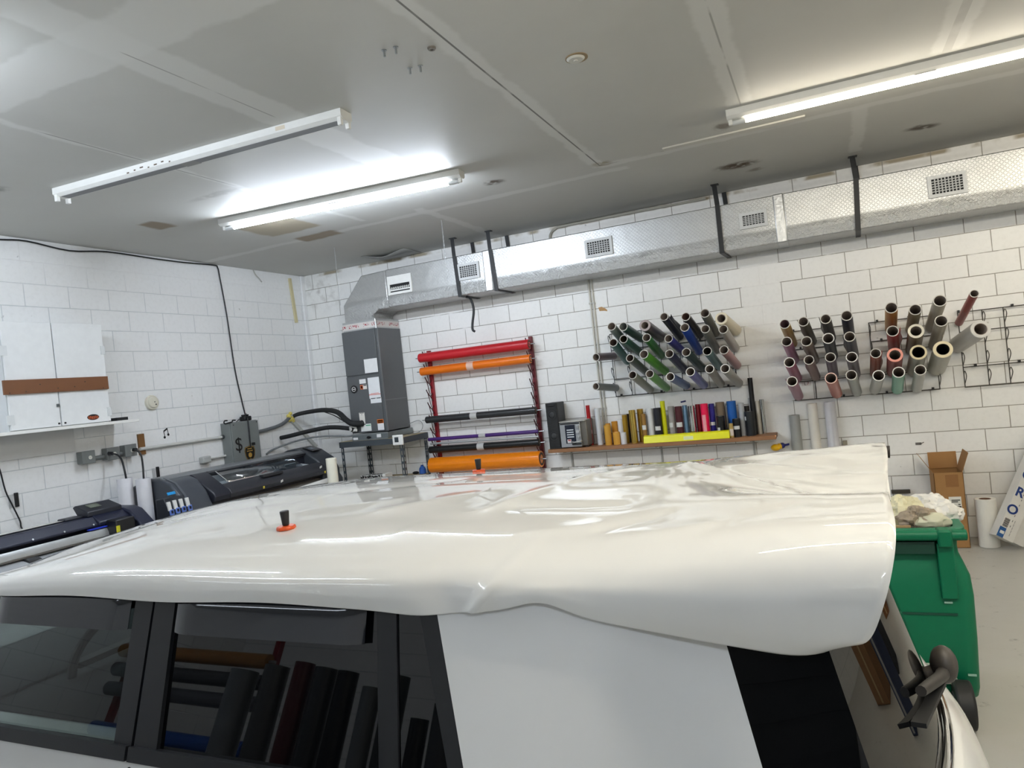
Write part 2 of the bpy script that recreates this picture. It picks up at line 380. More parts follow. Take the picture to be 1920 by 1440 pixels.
# ---------------------------------------------------------------- insulated air duct
def foil_mat(name, warm, quilt):
    s = NT(name); p = s.sep(s.obj())
    big = s.noise(s.obj(), 2.4, 3); fine = s.noise(s.obj(), 34, 4, .65)
    a = s.ma('ADD', p[0], p[2]); c = s.ma('SUBTRACT', p[0], p[2])
    q = s.ma('MAXIMUM', s.band(s.ma('FRACT', s.ma('MULTIPLY', a, 26.)), .5, .10, .05), s.band(s.ma('FRACT', s.ma('MULTIPLY', c, 26.)), .5, .10, .05))
    low = s.step(p[2], 3.13, 3.04)
    wr = s.ma('MULTIPLY', s.noise(s.obj(), 14, 5, .7), low)
    h = s.ma('ADD', s.ma('ADD', s.ma('MULTIPLY', q, .1 * quilt), s.ma('MULTIPLY', wr, 2.2)), s.ma('MULTIPLY', big, .8))
    col = s.mix(fine, rgb('b4b5b4'), rgb('c8c9c7'))
    s.bsdf(col, s.ma('MULTIPLY_ADD', fine, .1, .33), .7, s.bump(h, 1.0, .014)); return s.m
FOIL = foil_mat('foil_jacket', 0, 1.); TAPE = mat('b9bbbb', .36, .8, .08, 26, .9)
duct = thing('air_duct', (1.2, -.22, 2.98), 'silver foil wrapped air duct running under the ceiling along the block wall', 'air duct')
seams = [1.62, 3.0, 6.16, 9.9]
b = MB(); b.prism([(.955, 2.865), (1.385, 2.865), (1.385, 2.93), (1.47, 2.975), (1.62, 2.975), (1.62, 3.437), (1.262, 3.425), (.955, 3.09)], 'y', -.45, -.005)
b.build('elbow', FOIL, duct, bevel=.012)
for a, c in ((1.62, 3.0), (3.0, 6.16), (6.16, RX - .01)):
    MB().box(a + .002, c - .002, -.452, -.005, 2.978, 3.440).build('duct_section', FOIL, duct, bevel=.012)
for x in (2.99, 6.12):
    MB().box(x - .05, x + .05, -.456, -.003, 2.974, 3.444).build('foil_tape', TAPE, duct, bevel=.012)
def vent(x0, x1, z0, z1, slots, name='vent'):
    y = -.452
    f = MB()
    zu = z1 - (.03 if slots else .10)
    f.box(x0, x1, y - .016, y, z0, z0 + .03).box(x0, x1, y - .016, y, zu, z1).box(x0, x0 + .03, y - .016, y, z0 + .03, zu).box(x1 - .03, x1, y - .016, y, z0 + .03, zu)
    fo = f.build('vent_frame', mat('c4c6c6', .45) if slots else WHITE, duct)
    MB().box(x0 + .02, x1 - .02, y - .006, y - .001, z0 + .02, z1 - .02).build('vent_throat', mat('1b1c1d', .8), fo)
    g = MB(); iz0, iz1 = z0 + .03, z1 - .03
    if slots:
        n = int((x1 - x0 - .06) / .026)
        for i in range(1, n): g.box(x0 + .03 + (x1 - x0 - .06) * i / n - .0045, x0 + .03 + (x1 - x0 - .06) * i / n + .0045, y - .015, y - .007, iz0, iz1)
        for i in range(1, 6): g.box(x0 + .03, x1 - .03, y - .013, y - .005, iz0 + (iz1 - iz0) * i / 6 - .004, iz0 + (iz1 - iz0) * i / 6 + .004)
    else:
        for i in range(10): g.obox((x0 + .05 + (x1 - x0 - .1) * i / 9, y - .012, z0 + .078), (.009, 0, .012), (0, .004, 0), (-.004, 0, .003))
        g.box(x0 + .03, x1 - .03, y - .014, y - .006, z0 + .045, z0 + .062)
    g.build('vent_louvre', mat('aeb0b0', .45) if slots else WHITE, fo)
vent(1.645, 1.985, 3.12, 3.345, False)
for x0, x1, z0, z1 in [(2.612, 2.89, 3.148, 3.336), (4.16, 4.463, 3.15, 3.341), (5.752, 6.01, 3.162, 3.319), (7.36, 7.657, 3.142, 3.335)]: vent(x0, x1, z0, z1, True)
# black hanger straps
def strap(x0, x1, label, tail=False, back=True):
    t = thing('hanger_strap', (x0, -.25, CEIL), label, 'strap', 'duct hanger straps'); m = mat('17191b', .55)
    b = MB(); y = -.468
    b.bar((x0 - .012, y + .02, CEIL - .002), (x0, y, 3.447), .045, .004, (0, 1, 0)); b.bar((x0, y, 3.447), (x1, y, 2.966), .045, .004, (0, 1, 0))
    b.bar((x1, y - .002, 2.967), (x1 + .02, -.012, 2.967), .045, .004)
    b.box(x0 - .045, x0 + .03, y + .0, y + .06, CEIL - .008, CEIL)
    if tail: b.tube([(x1 + .015, -.33, 2.966), (x1 + .1, -.40, 2.93), (x1 + .13, -.41, 2.80), (x1 + .1, -.42, 2.64), (x1 + .1, -.43, 2.57), (x1 + .125, -.43, 2.545)], .014, 6, 4)
    b.build('front_strap', m, t)
    MB().bar((x0 + .03, -.02, CEIL), (x0 + .04, -.012, 3.444), .045, .004, (0, 1, 0)).build('back_strap', m, t)
strap(2.59, 2.61, 'black hanger strap with loose dangling tail, around the duct', True)
strap(3.052, 3.078, 'black hanger strap around the duct at the foil seam, by the chain')
strap(5.56, 5.558, 'black hanger strap around the duct above the cream roll')
strap(6.802, 6.775, 'black hanger strap around the duct above the amber roll')
# white tube clipped along the top of the wall, and the pair of conduits
tag(MB().tube([(3.62, -.02, 3.45), (3.63, -.02, 3.56), (3.70, -.02, 3.62), (3.9, -.02, 3.635), (5.4, -.02, 3.628)], .014, 8, 4).build('pale_conduit', mat('a9a79c', .5)), 'thin pale conduit bending out above the duct under the ceiling', 'conduit')
for x, lab in [(4.022, 'pale vertical conduit down the block wall, beside the rack of green rolls'), (4.058, 'second pale vertical conduit, on the side of the green rolls')]:
    t = thing('wall_conduit', (x, -.02, 1.16), lab, 'conduit', 'pair of conduits')
    MB().cyl((x, -.014, 1.16), (x - .0, -.014, 2.985), .011, n=10).build('pipe_run', mat('cfcdc4', .45), t)
    for z in (1.5, 2.1, 2.7): MB().box(x - .016, x + .016, -.026, 0, z, z + .02).build('clip', mat('b3b2aa', .4), t)

# ---------------------------------------------------------------- furnace (air handler)
hv = thing('air_handler', (1.2, -.27, 1.49), 'tall grey air handler cabinet covered in paper stickers under the duct', 'air handler')
M_hv = mat('56595b', .32, 0., .05); 
MB().box(.945, 1.465, -.525, -.01, 1.49, 2.752).build('cabinet_body', M_hv, hv, bevel=.004)
MB().box(.947, 1.43, -.537, -.524, 2.205, 2.748).build('upper_door', M_hv, hv, bevel=.004)
MB().box(.947, 1.43, -.537, -.524, 1.492, 2.192).build('lower_door', M_hv, hv, bevel=.004)
MB().box(.962, 1.455, -.52, -.02, 2.752, 2.868).build('collar', mat('b9bbbb', .35, .7, .05, 30, .5), hv)
def red_tape():
    s = NT('printed_tape'); p = s.sep(s.obj()); u = s.ma('ADD', p[0], p[1])
    f = s.ma('MULTIPLY', s.step(s.noise(s.comb(s.ma('MULTIPLY', u, 60.), s.ma('MULTIPLY', p[2], 40.)), 1., 2), .5, .56), s.step(s.noise(s.comb(s.ma('MULTIPLY', u, 9.), 0.), 1., 1), .4, .5))
    f = s.ma('MULTIPLY', f, s.band(p[2], 2.806, .02, .005))
    s.bsdf(s.mix(f, rgb('d3cfcb'), rgb('a33440')), .4); return s.m
MB().box(.960, 1.457, -.523, -.018, 2.768, 2.842).build('printed_tape', red_tape(), hv)
MB().tube([(1.457, -.522, 2.75), (1.455, -.523, 2.80), (1.45, -.523, 2.87), (1.40, -.5, 2.9)], .012, 8, 4).build('tape_seam', TAPE, hv)
def sheet(x0, x1, z0, z1, parent, c='e4e4e4', bars=(), y=-.5385, name='sticker'):
    o = MB().box(x0, x1, y - .001, y, z0, z1).build(name, mat(c, .6), parent)
    for (a, c2, bz0, bz1, col) in bars:
        MB().box(x0 + (x1 - x0) * a, x0 + (x1 - x0) * c2, y - .0018, y - .001, z0 + (z1 - z0) * bz0, z0 + (z1 - z0) * bz1).build('print_bar', mat(col, .6), o)
    return o
sheet(1.235, 1.427, 2.217, 2.387, hv); sheet(1.136, 1.231, 2.096, 2.150, hv)
sheet(1.141, 1.238, 2.025, 2.08, hv, 'dfd9d2', [(0, .42, 0, 1, 'c8643a'), (.1, .34, .2, .75, '8f2a20'), (.5, .95, .75, .95, '333333')])
sheet(1.26, 1.426, 1.90, 2.157, hv, 'e2e4e6', [(0, 1, .17, .2, 'cc4d36'), (.15, .85, .23, .25, 'd9694a')])
sheet(1.272, 1.43, 1.842, 1.905, hv, 'e2e4e6', [(.05, .45, .85, .98, '222222'), (.6, .95, .85, .98, '222222')])
sheet(1.08, 1.16, 1.60, 1.742, hv, 'e6e3dc', [(.1, .9, .93, .98, '444444'), (.45, .55, .78, .86, '555555')])
sheet(1.086, 1.24, 1.508, 1.598, hv, 'e4e8e4', [(0, .5, .92, 1, '333333'), (.5, .95, .72, .86, '4fa57c')])
sheet(1.335, 1.426, 1.508, 1.640, hv, 'e6e6e8', [(0, 1, .62, 1, 'd9702a'), (.08, .92, .8, .92, '8a3c12'), (.08, .92, .66, .76, '8a3c12')])
em = MB().cyl((1.048, -.5375, 2.037), (1.048, -.546, 2.037), .048, n=28).build('emblem', mat('121316', .3), hv)
MB().pipe((1.048, -.545, 2.037), (1.048, -.549, 2.037), .03, .023, 24).box(1.03, 1.066, -.548, -.545, 2.032, 2.042).build('emblem_ring', CHROME, em)
MB().box(1.463, 1.47, -.525, -.02, 1.86, 1.872).box(1.463, 1.468, -.522, -.505, 1.49, 2.75).build('side_seam', mat('6d7072', .35), hv)
# drain tray on the stand
t = thing('filter_tray', (1.25, -.33, 1.40), 'flat galvanised filter box under the grey air handler', 'filter box')
MB().box(.985, 1.51, -.60, -.03, 1.408, 1.478).build('tray_body', mat('7f8688', .3, .6), t, bevel=.004)
MB().box(.985, 1.51, -.604, -.599, 1.466, 1.485).box(.985, 1.51, -.604, -.599, 1.404, 1.412).build('tray_lip', mat('9aa0a1', .3, .7), t)
for x0, x1, z0, z1 in [(1.0, 1.07, 1.416, 1.443), (1.35, 1.41, 1.425, 1.47)]: sheet(x0, x1, z0, z1, t, y=-.6005)
MB().cyl((1.235, -.6, 1.435), (1.235, -.625, 1.435), .016, n=12).box(1.205, 1.265, -.612, -.6, 1.43, 1.44).build('latch', BLACK, t)
# stand
st = thing('rack_stand', (1.38, -.3, 0), 'dark slotted steel stand with particle board top carrying the air handler', 'stand')
M_slot = mat('4c5358', .4, .3)
MB().box(.80, 1.70, -.60, -.02, 1.375, 1.404).build('board_top', mat('a89a7c', .8, var=.2, scale=60), st)
MB().box(.79, 1.71, -.61, -.598, 1.33, 1.40).box(.79, 1.71, -.022, -.01, 1.33, 1.40).box(.785, .797, -.61, -.01, 1.33, 1.40).box(1.70, 1.712, -.61, -.01, 1.33, 1.40).build('rail', M_slot, st)
for x, y in [(.80, -.60), (1.70, -.60), (.80, -.03), (1.70, -.03)]:
    b = MB(); sx = 1 if x < 1 else -1; sy = 1 if y < -.3 else -1
    for z in range(18):
        z0 = .0 + z * .0775
        b.box(x, x + sx * .042, y - .0015 * sy, y + .0015 * sy, z0, z0 + .03); b.box(x, x + sx * .012, y - .0015 * sy, y + .0015 * sy, z0 + .03, z0 + .0775); b.box(x + sx * .030, x + sx * .042, y - .0015 * sy, y + .0015 * sy, z0 + .03, z0 + .0775)
        b.box(x - .0015, x + .0015, y, y + sy * .042, z0, z0 + .03); b.box(x - .0015, x + .0015, y, y + sy * .012, z0 + .03, z0 + .0775); b.box(x - .0015, x + .0015, y + sy * .030, y + sy * .042, z0 + .03, z0 + .0775)
    b.build('slotted_post', M_slot, st)
MB().box(.81, 1.69, -.59, -.03, .875, .89).build('middle_shelf', mat('a89a7c', .8, var=.2, scale=60), st)
def speck_mat():
    s = NT('black_white_speckle'); f = s.step(s.noise(s.obj(), 38, 1), .5, .53); s.bsdf(s.mix(f, rgb('141414'), rgb('d9d9d6')), .5); return s.m
t = thing('patterned_box', (1.15, -.42, .89), 'low black and white patterned box on the stand below the air handler', 'box')
MB().box(.97, 1.30, -.50, -.36, .89, .955).build('box_body', speck_mat(), t, bevel=.004); MB().box(1.30, 1.345, -.505, -.355, .89, .965).build('end_cap', WHITE, t)
t = thing('spray_bottle', (1.63, -.10, .89), 'small blue bottle on the lower level of the slotted stand', 'bottle')
MB().cyl((1.63, -.10, .89), (1.63, -.10, .955), .045, .042, 16).cyl((1.63, -.10, .955), (1.63, -.10, .985), .042, .02, 16).build('bottle_body', mat('2f5fae', .3), t, bevel=.004)
MB().cyl((1.63, -.10, .985), (1.63, -.10, 1.0), .018, n=12).build('cap', mat('244a90', .3), t)
tag(MB().sph((1.54, -.12, .908), .045, .035, .018).build('black_cloth', mat('1b1c1e', .9)), 'small crumpled black cloth next to the blue bottle', 'cloth')
# thermostat resting on the stand edge
t = thing('thermostat', (1.66, -.62, 1.31), 'white square thermostat with dark screen hung on the stand rail', 'thermostat')
MB().box(1.588, 1.732, -.637, -.611, 1.315, 1.438).build('case', WHITE, t, bevel=.008); MB().box(1.62, 1.675, -.6385, -.636, 1.352, 1.412).build('screen', mat('3a4145', .25), t)
# refrigerant lines
M_ins = mat('191b1c', .75, bump=.6, scale=30)
b = MB().tube([(.075, -.565, 1.78), (.12, -.52, 1.80), (.25, -.45, 1.815), (.45, -.45, 1.82), (.65, -.50, 1.80), (.80, -.56, 1.76), (.93, -.62, 1.68), (1.03, -.64, 1.625), (1.10, -.58, 1.61), (1.115, -.545, 1.61)], lambda t: .024 + .016 * t, 10, 5)
tag(b.build('insulated_pipe', M_ins), 'thick black insulated pipe arching from the yellow foam patch to the air handler', 'pipe')
b = MB().tube([(.5, -.46, 1.79), (.7, -.54, 1.74), (.9, -.62, 1.66), (1.02, -.66, 1.60)], .007, 6, 5)
tag(b.build('thin_black_wire', CABLE), 'thin black wire looping below the arched insulated pipe', 'wire')
b = MB().tube([(.06, -.82, 1.53), (.2, -.80, 1.545), (.45, -.74, 1.58), (.72, -.66, 1.60), (.98, -.58, 1.555), (1.0, -.62, 1.545)], .027, 10, 5)
tag(b.build('insulated_pipe', M_ins), 'straight black insulated pipe ending open near the printer', 'pipe')
t = thing('drain_pipe', (.9, -.6, 1.5), 'grey drain pipe with white elbow running beside the straight black pipe', 'pipe')
MB().tube([(1.0, -.585, 1.475), (.93, -.60, 1.47), (.8, -.64, 1.485), (.5, -.73, 1.50), (.2, -.80, 1.46), (.03, -.95, 1.40), (.02, -1.05, 1.36)], .012, 8, 5).build('pipe_run', mat('777b7d', .4), t)
MB().cyl((1.02, -.555, 1.56), (.98, -.62, 1.555), .028, n=12).cyl((1.01, -.585, 1.56), (1.01, -.585, 1.63), .024, n=12).cyl((.99, -.60, 1.535), (1.06, -.60, 1.535), .018, n=12).build('elbow', WHITE, t)
b = MB().tube([(1.48, -.06, 1.53), (1.62, -.05, 1.56), (1.68, -.06, 1.50), (1.64, -.08, 1.42), (1.60, -.3, 1.41)], .004, 6, 5)
tag(b.build('grey_wire', mat('8f918f', .5)), 'thin grey wire looping behind the air handler onto the stand', 'wire')
b = MB()
for i in range(14): b.sph((.02 + .02 * random.random(), -.565 + random.uniform(-.04, .04), 1.775 + random.uniform(-.055, .05)), random.uniform(.014, .03), n=8, m=6)
tag(b.build('foam_patch', mat('d8c86a', .8, bump=.4)), 'lump of yellow spray foam sealing the pipe hole', 'foam')

# ---------------------------------------------------------------- left wall: cabinet doors, shelf, stickers, panel
M_door = mat('e2e4e4', .55)
cb = thing('wall_cabinet', (.15, -3.7, 1.96), 'white painted two-door cabinet on the shelf with a brown board across it', 'cabinet')
MB().box(.01, .285, -4.16, -3.285, 1.955, 2.855).build('carcass', mat('cfd2d3', .6), cb)
for y0, y1 in ((-4.155, -3.742), (-3.732, -3.272)):
    d = MB().box(.286, .304, y0, y1, 1.962, 2.862).build('door', M_door, cb, bevel=.003)
    yh = y0 if y0 < -4 else y1
    for z in (2.62, 2.05):
        MB().box(.300, .309, yh - .03, yh + .012 if y0 > -4 else yh + .03, z - .04, z + .04).build('hinge', mat('d5d8d8', .4), d)
    kx = y1 - .02 if y0 < -4 else y0 + .025
    MB().cyl((.304, kx, 1.985), (.312, kx, 1.985), .008, n=10).build('stud', BLACK, d)
MB().box(.304, .316, -3.765, -3.745, 2.13, 2.155).build('catch', mat('55595a', .4), cb)
o = MB().box(.305, .325, -4.19, -3.275, 2.258, 2.376).build('cross_board', mat('6f4423', .55, var=.12, scale=9), cb)
o['label'] = 'brown cross board'
b = MB()
for y, z in [(-4.02, 2.275), (-3.9, 2.33), (-3.75, 2.29), (-3.6, 2.295), (-3.5, 2.335), (-3.33, 2.27), (-4.15, 2.27)]: b.cyl((.325, y, z), (.3275, y, z), .005, n=8)
b.build('screw', mat('2b1c10', .5), o)
dec = MB().cyl((.304, -3.36, 2.02), (.306, -3.36, 2.02), 1, n=40)
dec.v = [(x, -3.445 + (y + 3.36) * .056, 2.012 + (z - 2.02) * .026) for x, y, z in dec.v]
dk = dec.build('oval_decal', mat('17100f', .4), cb)
b = MB()
for i in range(6): b.obox((.3066, -3.486 + .0165 * i, 2.010 + .002 * math.sin(i * 2)), (0, .0052, .001), (0, -.002, .012), (.0004, 0, 0))
b.build('decal_mark', mat('b5562f', .5), dk)
MB().obox((.3066, -3.445, 1.995), (0, .03, .0), (0, 0, .0015), (.0004, 0, 0)).build('decal_line', mat('8a3a26', .5), dk)
sh = thing('white_shelf', (.17, -3.6, 1.93), 'long white shelf board on the wall carrying the white cabinet', 'shelf')
MB().box(.002, .355, -5.3, -3.02, 1.928, 1.956).build('shelf_board', WHITE, sh, bevel=.003)
MB().box(.002, .026, -5.3, -3.45, 1.72, 1.928).build('wall_cleat', mat('cfd0cf', .6), sh)
tag(MB().box(.05, .32, -3.22, -3.11, 1.956, 1.985).build('black_tray', mat('141517', .4)), 'flat black tray poking out on the white shelf', 'tray')
for z, lab in ((2.54, 'upper small grey bracket beside the white cabinet'), (2.08, 'lower small grey bracket beside the white cabinet')):
    b = MB().box(.002, .05, -3.265, -3.19, z, z + .018).box(.002, .02, -3.19, -3.15, z + .01, z + .016).box(.002, .04, -3.26, -3.19, z - .03, z - .024)
    tag(b.build('wall_bracket', mat('8b8f90', .4, .4)), lab, 'bracket')
t = thing('smoke_detector', (.02, -2.58, 2.1), 'round cream detector disc on the white block wall', 'detector')
MB().cyl((.001, -2.582, 2.108), (.028, -2.582, 2.108), .078, .074, 32).cyl((.028, -2.582, 2.108), (.045, -2.582, 2.108), .06, .052, 32).build('detector_body', mat('d9d6c6', .5), t, bevel=.004)
MB().cyl((.045, -2.572, 2.112), (.047, -2.572, 2.112), .006, n=8).cyl((.045, -2.56, 2.085), (.047, -2.56, 2.085), .008, n=8).build('detector_eye', mat('3b3a36', .5), t)
# music note sticker
def polyx(b, pts, x=.0015):   # flat shape on the wall X = 0
    n = len(pts); b.add([(x, y, z) for y, z in pts], [tuple(range(n))]); b.add([(x + .0006, y, z) for y, z in pts], [tuple(range(n))]); return b
b = MB(); c0 = at(310, 810, X=0)
def q(px, py): p = at(px, py, X=.001); return (p.y, p.z)
polyx(b, [q(306.3, 807.6), q(313, 802), q(313.7, 805), q(307, 810.5)])
for (p1, p2) in (((306.8, 808.5), (309.2, 819.5)), ((313, 802.5), (315.6, 814))):
    y0, z0 = q(*p1); y1, z1 = q(*p2); b.obox((.0016, (y0 + y1) / 2, (z0 + z1) / 2), (0, (y1 - y0) / 2, (z1 - z0) / 2), (0, .004, 0), (.0004, 0, 0))
for p in ((308.8, 820), (315.6, 814.8)):
    y0, z0 = q(*p); b.cyl((.001, y0, z0), (.002, y0, z0), .0135, n=16)
tag(b.build('music_note_sticker', mat('0d0d0e', .5)), 'black music note sticker on the white block wall', 'sticker')
# electric panel
ep = thing('breaker_panel', (.08, -1.5, 1.35), 'grey steel breaker panel with dollar sign and badge stickers on the wall', 'breaker panel')
M_pan = mat('757a79', .45, 0., .05)
MB().box(.001, .14, -1.705, -1.285, 1.2, 1.80).build('panel_box', M_pan, ep, bevel=.004)
MB().box(.14, .152, -1.695, -1.275, 1.205, 1.795).build('panel_door', M_pan, ep, bevel=.003)
for y, z in ((-1.66, 1.77), (-1.30, 1.775)): MB().cyl((.152, y, z), (.155, y, z), .007, n=10).build('screw', mat('2c2e2e', .5), ep)
p0 = at(452, 836, X=.154); textmesh('$', .22, mat('101010', .5), ep, (.1535, p0.y - .03, p0.z + .015), (0, 1, 0), (0, 0, 1), 'dollar_sign')
p0 = at(475, 832, X=.154); MB().box(.152, .160, p0.y - .025, p0.y + .025, p0.z - .016, p0.z + .016).build('door_latch', mat('1c1e1f', .4), ep)
p0 = at(469, 850, X=.154); by, bz = p0.y, p0.z
def badge(k, x): return [(x, by + k * 1.45 * y, bz + k * 1.1 * z) for y, z in [(-.05, .07), (0, .082), (.05, .07), (.058, .03), (.05, -.03), (.028, -.075), (0, -.095), (-.028, -.075), (-.05, -.03), (-.058, .03)]]
bd = MB().add(badge(1., .154), [tuple(range(10))]).build('badge_sticker', mat('14110c', .45), ep)
bb = MB(); ra, rb = badge(.95, .1546), badge(.89, .1546); bb.add(ra + rb, [(i, (i + 1) % 10, 10 + (i + 1) % 10, 10 + i) for i in range(10)])
bb.cyl((.154, by, bz - .018), (.1552, by, bz - .018), .028, n=20)
for z, w in ((.050, .034), (.024, .044)):
    for i in range(5): bb.box(.154, .155, by - w + i * w * .42, by - w + i * w * .42 + w * .3, bz + z, bz + z + .012)
bb.box(.154, .155, by - .012, by + .012, bz - .07, bz - .06)
bb.build('badge_gold', mat('b08a3c', .4), bd)
t = thing('adapter', (.1, -1.37, 1.8), 'small black adapter on top of the breaker panel', 'adapter')
MB().box(.03, .12, -1.44, -1.33, 1.80, 1.855).build('adapter_body', BLACK, t, bevel=.012); MB().box(.04, .11, -1.42, -1.36, 1.855, 1.875).build('adapter_top', BLACK, t, bevel=.008)
tag(MB().tube([(.16, -1.77, 1.795), (.16, -1.80, 1.805), (.16, -1.79, 1.83), (.16, -1.75, 1.83)] , .008, 6, 4).tube([(.16, -1.79, 1.796), (.15, -1.70, 1.805), (.14, -1.66, 1.81), (.13, -1.64, 1.825), (.13, -1.60, 1.822)], .008, 6, 4).build('black_hook', BLACK), 'curled black hook lying on the corner of the breaker panel', 'hook')
# cable along the ceiling, down to the panel
pts = [at(*q_, X=.02) for q_ in [(-80, 444), (0, 449), (50, 452), (130, 470), (200, 472), (290, 485), (345, 492), (400, 497), (408, 502), (412, 520), (425, 590), (440, 690), (452, 745), (460, 778)]]
pts += [at(465, 790, X=.165), at(470, 838, X=.165)]
tag(MB().tube(pts, .0075, 6, 4).build('black_cable', CABLE), 'long black cable along the ceiling edge, hanging down to the breaker panel', 'cable')
pts = [at(462, 776, X=.03), at(458, 778, X=.06), at(443, 791, X=.10)]
tag(MB().tube(pts, .005, 6, 4).build('branch_cable', CABLE), 'short black cable branching off above the breaker panel', 'cable')
pts = [at(*q_, X=.02) for q_ in [(-6, 872), (0, 882), (10, 920), (22, 945), (32, 965), (38, 978), (42, 992)]] + [Vector((.2, -4.0, 1.06)), Vector((.42, -4.02, 1.03))]
tag(MB().tube(pts, .006, 6, 4).build('plotter_cable', CABLE), 'black cable hanging down the wall to the navy plotter', 'cable')
# junction boxes, conduits
M_box = mat('7b7f7e', .5, .3, .08)
t = thing('conduit_run', (.03, -3.1, 1.64), 'grey conduit stubs joining the three outlet boxes', 'conduit')
MB().cyl((.035, -3.34, 1.625), (.035, -3.13, 1.63), .022, n=12).cyl((.035, -3.12, 1.63), (.035, -2.9, 1.64), .022, n=12).build('stub', M_box, t)
for i, (px, py) in enumerate([(168, 857), (214, 850), (247, 844)]):
    c = at(px, py, X=.10); y = c.y; z = c.z
    t = thing('outlet_box', (.04, y, z - .055), ['grey outlet box with a white empty socket', 'middle grey outlet box with a black plug', 'grey outlet box with a black plug touching the long white conduit'][i], 'outlet', 'grey outlet boxes')
    MB().box(.001, .085, y - .058, y + .058, z - .056, z + .056).build('box_body', M_box, t, bevel=.006); MB().box(.085, .092, y - .064, y + .064, z - .06, z + .06).build('cover_plate', M_box, t, bevel=.004)
    o = MB().cyl((.092, y + .012, z - .005), (.095, y + .012, z - .005), .017, n=18).build('socket_face', OFFW, t)
    b = MB()
    for dy, dz in ((-.006, .004), (.006, .004), (0, -.006)): b.box(.0948, .0958, y + .012 + dy - .0015, y + .012 + dy + .0015, z - .005 + dz - .003, z - .005 + dz + .003)
    b.build('slot', BLACK, o)
M_con = mat('cfd0cc', .45)
t = thing('long_conduit', (.03, -2.2, 1.65), 'white conduit pipe from the outlet boxes to the breaker panel', 'conduit')
MB().cyl((.03, -2.79, 1.650), (.03, -1.71, 1.650), .017, n=12).build('pipe_run', M_con, t); MB().cyl((.03, -1.735, 1.65), (.03, -1.706, 1.65), .023, n=12).build('connector', DGREY, t)
t = thing('short_conduit', (.03, -1.9, 1.43), 'short white conduit with small box below the long conduit', 'conduit')
MB().cyl((.03, -1.95, 1.428), (.03, -1.706, 1.432), .013, n=12).build('pipe_run', M_con, t); MB().box(.001, .07, -2.06, -1.945, 1.39, 1.465).build('box_body', mat('b3b5b2', .5, var=.25, scale=90), t, bevel=.012)
tag(MB().tube([(.03, -1.282, 1.645), (.03, -1.13, 1.648), (.03, -.9, 1.67), (.03, -.80, 1.685), (.03, -.70, 1.71), (.03, -.62, 1.75), (.03, -.58, 1.77)], .022, 10, 4).build('bent_conduit', mat('63676a', .45)), 'dark grey conduit bending from the breaker panel up to the yellow foam', 'conduit')
c = at(265, 832, X=.01)
tag(MB().box(.001, .02, c.y - .035, c.y + .035, c.z - .11, c.z + .10).build('wood_block', mat('7a542a', .7, var=.15, scale=12)), 'upright brown wood block behind the end of the long white conduit', 'wood block')
for pl, q0, lab in [([(206, 850), (220, 853), (228, 862), (233, 880), (237, 900)], .3, 'black plug cord dropping from the middle outlet box into a tube'), ([(252, 843), (260, 847), (265, 855), (268, 875), (269.5, 898)], .45, 'black plug cord dropping from the outlet box by the conduit into the tall tube')]:
    n = len(pl); pts = [at(x, y, X=.115 + (q0 - .115) * min(1, i / (n - 1) * 1.3)) for i, (x, y) in enumerate(pl)]
    t = thing('power_cord', pts[0], lab, 'cord', 'plug cords')
    MB().tube(pts + [pts[-1] - Vector((0, 0, .1))], .009, 8, 5).build('cord', CABLE, t); p = pts[0]
    MB().cyl((.096, p.y, p.z), (.135, p.y + .01, p.z - .004), .017, n=12).build('plug', CABLE, t)
for (px, py, X0, z0, lab) in [(233, 897, .3, 0., 'white cardboard tube holding a cord, behind the navy plotter'), (268, 897, .45, 0., 'tall white cardboard tube holding a cord, between plotter and printer')]:
    c = at(px, py, X=X0)
    tag(MB().pipe((c.x, c.y, z0), (c.x, c.y, c.z), .066, .06, 28).build('cord_tube', mat('dddde2', .6)), lab, 'tube', 'cord tubes')
for (px, py, lab) in [(31, 937, 'black clip on the wall beside the hanging plotter cable'), (296, 886, 'black clip on the wall above the dark printer')]:
    c = at(px, py, X=.01)
    t = thing('wall_clip', (.01, c.y, c.z - .05), lab, 'clip', 'black wall clips')
    MB().box(.001, .022, c.y - .014, c.y + .014, c.z - .06, c.z + .06).build('clip_body', BLACK, t, bevel=.004); MB().box(.001, .008, c.y - .06, c.y - .03, c.z - .06, c.z + .05).build('paper_slip', mat('bdbfbf', .6), t)
c = at(545, 560, X=.012); c2 = at(556, 605, X=.012)
tag(MB().bar(at(543, 522, X=.012), c2, .045, .02, (1, 0, 0)).build('yellowed_batten', mat('cfc59d', .6)), 'narrow yellowed batten in the top corner of the wall', 'batten')
tag(MB().tube([(.012, -.93, 3.66), (.012, -.90, 3.60), (.012, -.84, 3.55), (.012, -.80, 3.51)], .007, 6, 4).build('wire_stub', mat('b4b4ae', .6)), 'short grey wire stub under the ceiling near the yellowed batten', 'wire')
tag(MB().bar((.02, -.55, 1.74), (.02, -.12, 1.33), .045, .03, (1, 0, 0)).build('diagonal_brace', mat('b9bbb6', .55)), 'pale diagonal brace on the wall below the yellow foam', 'brace')

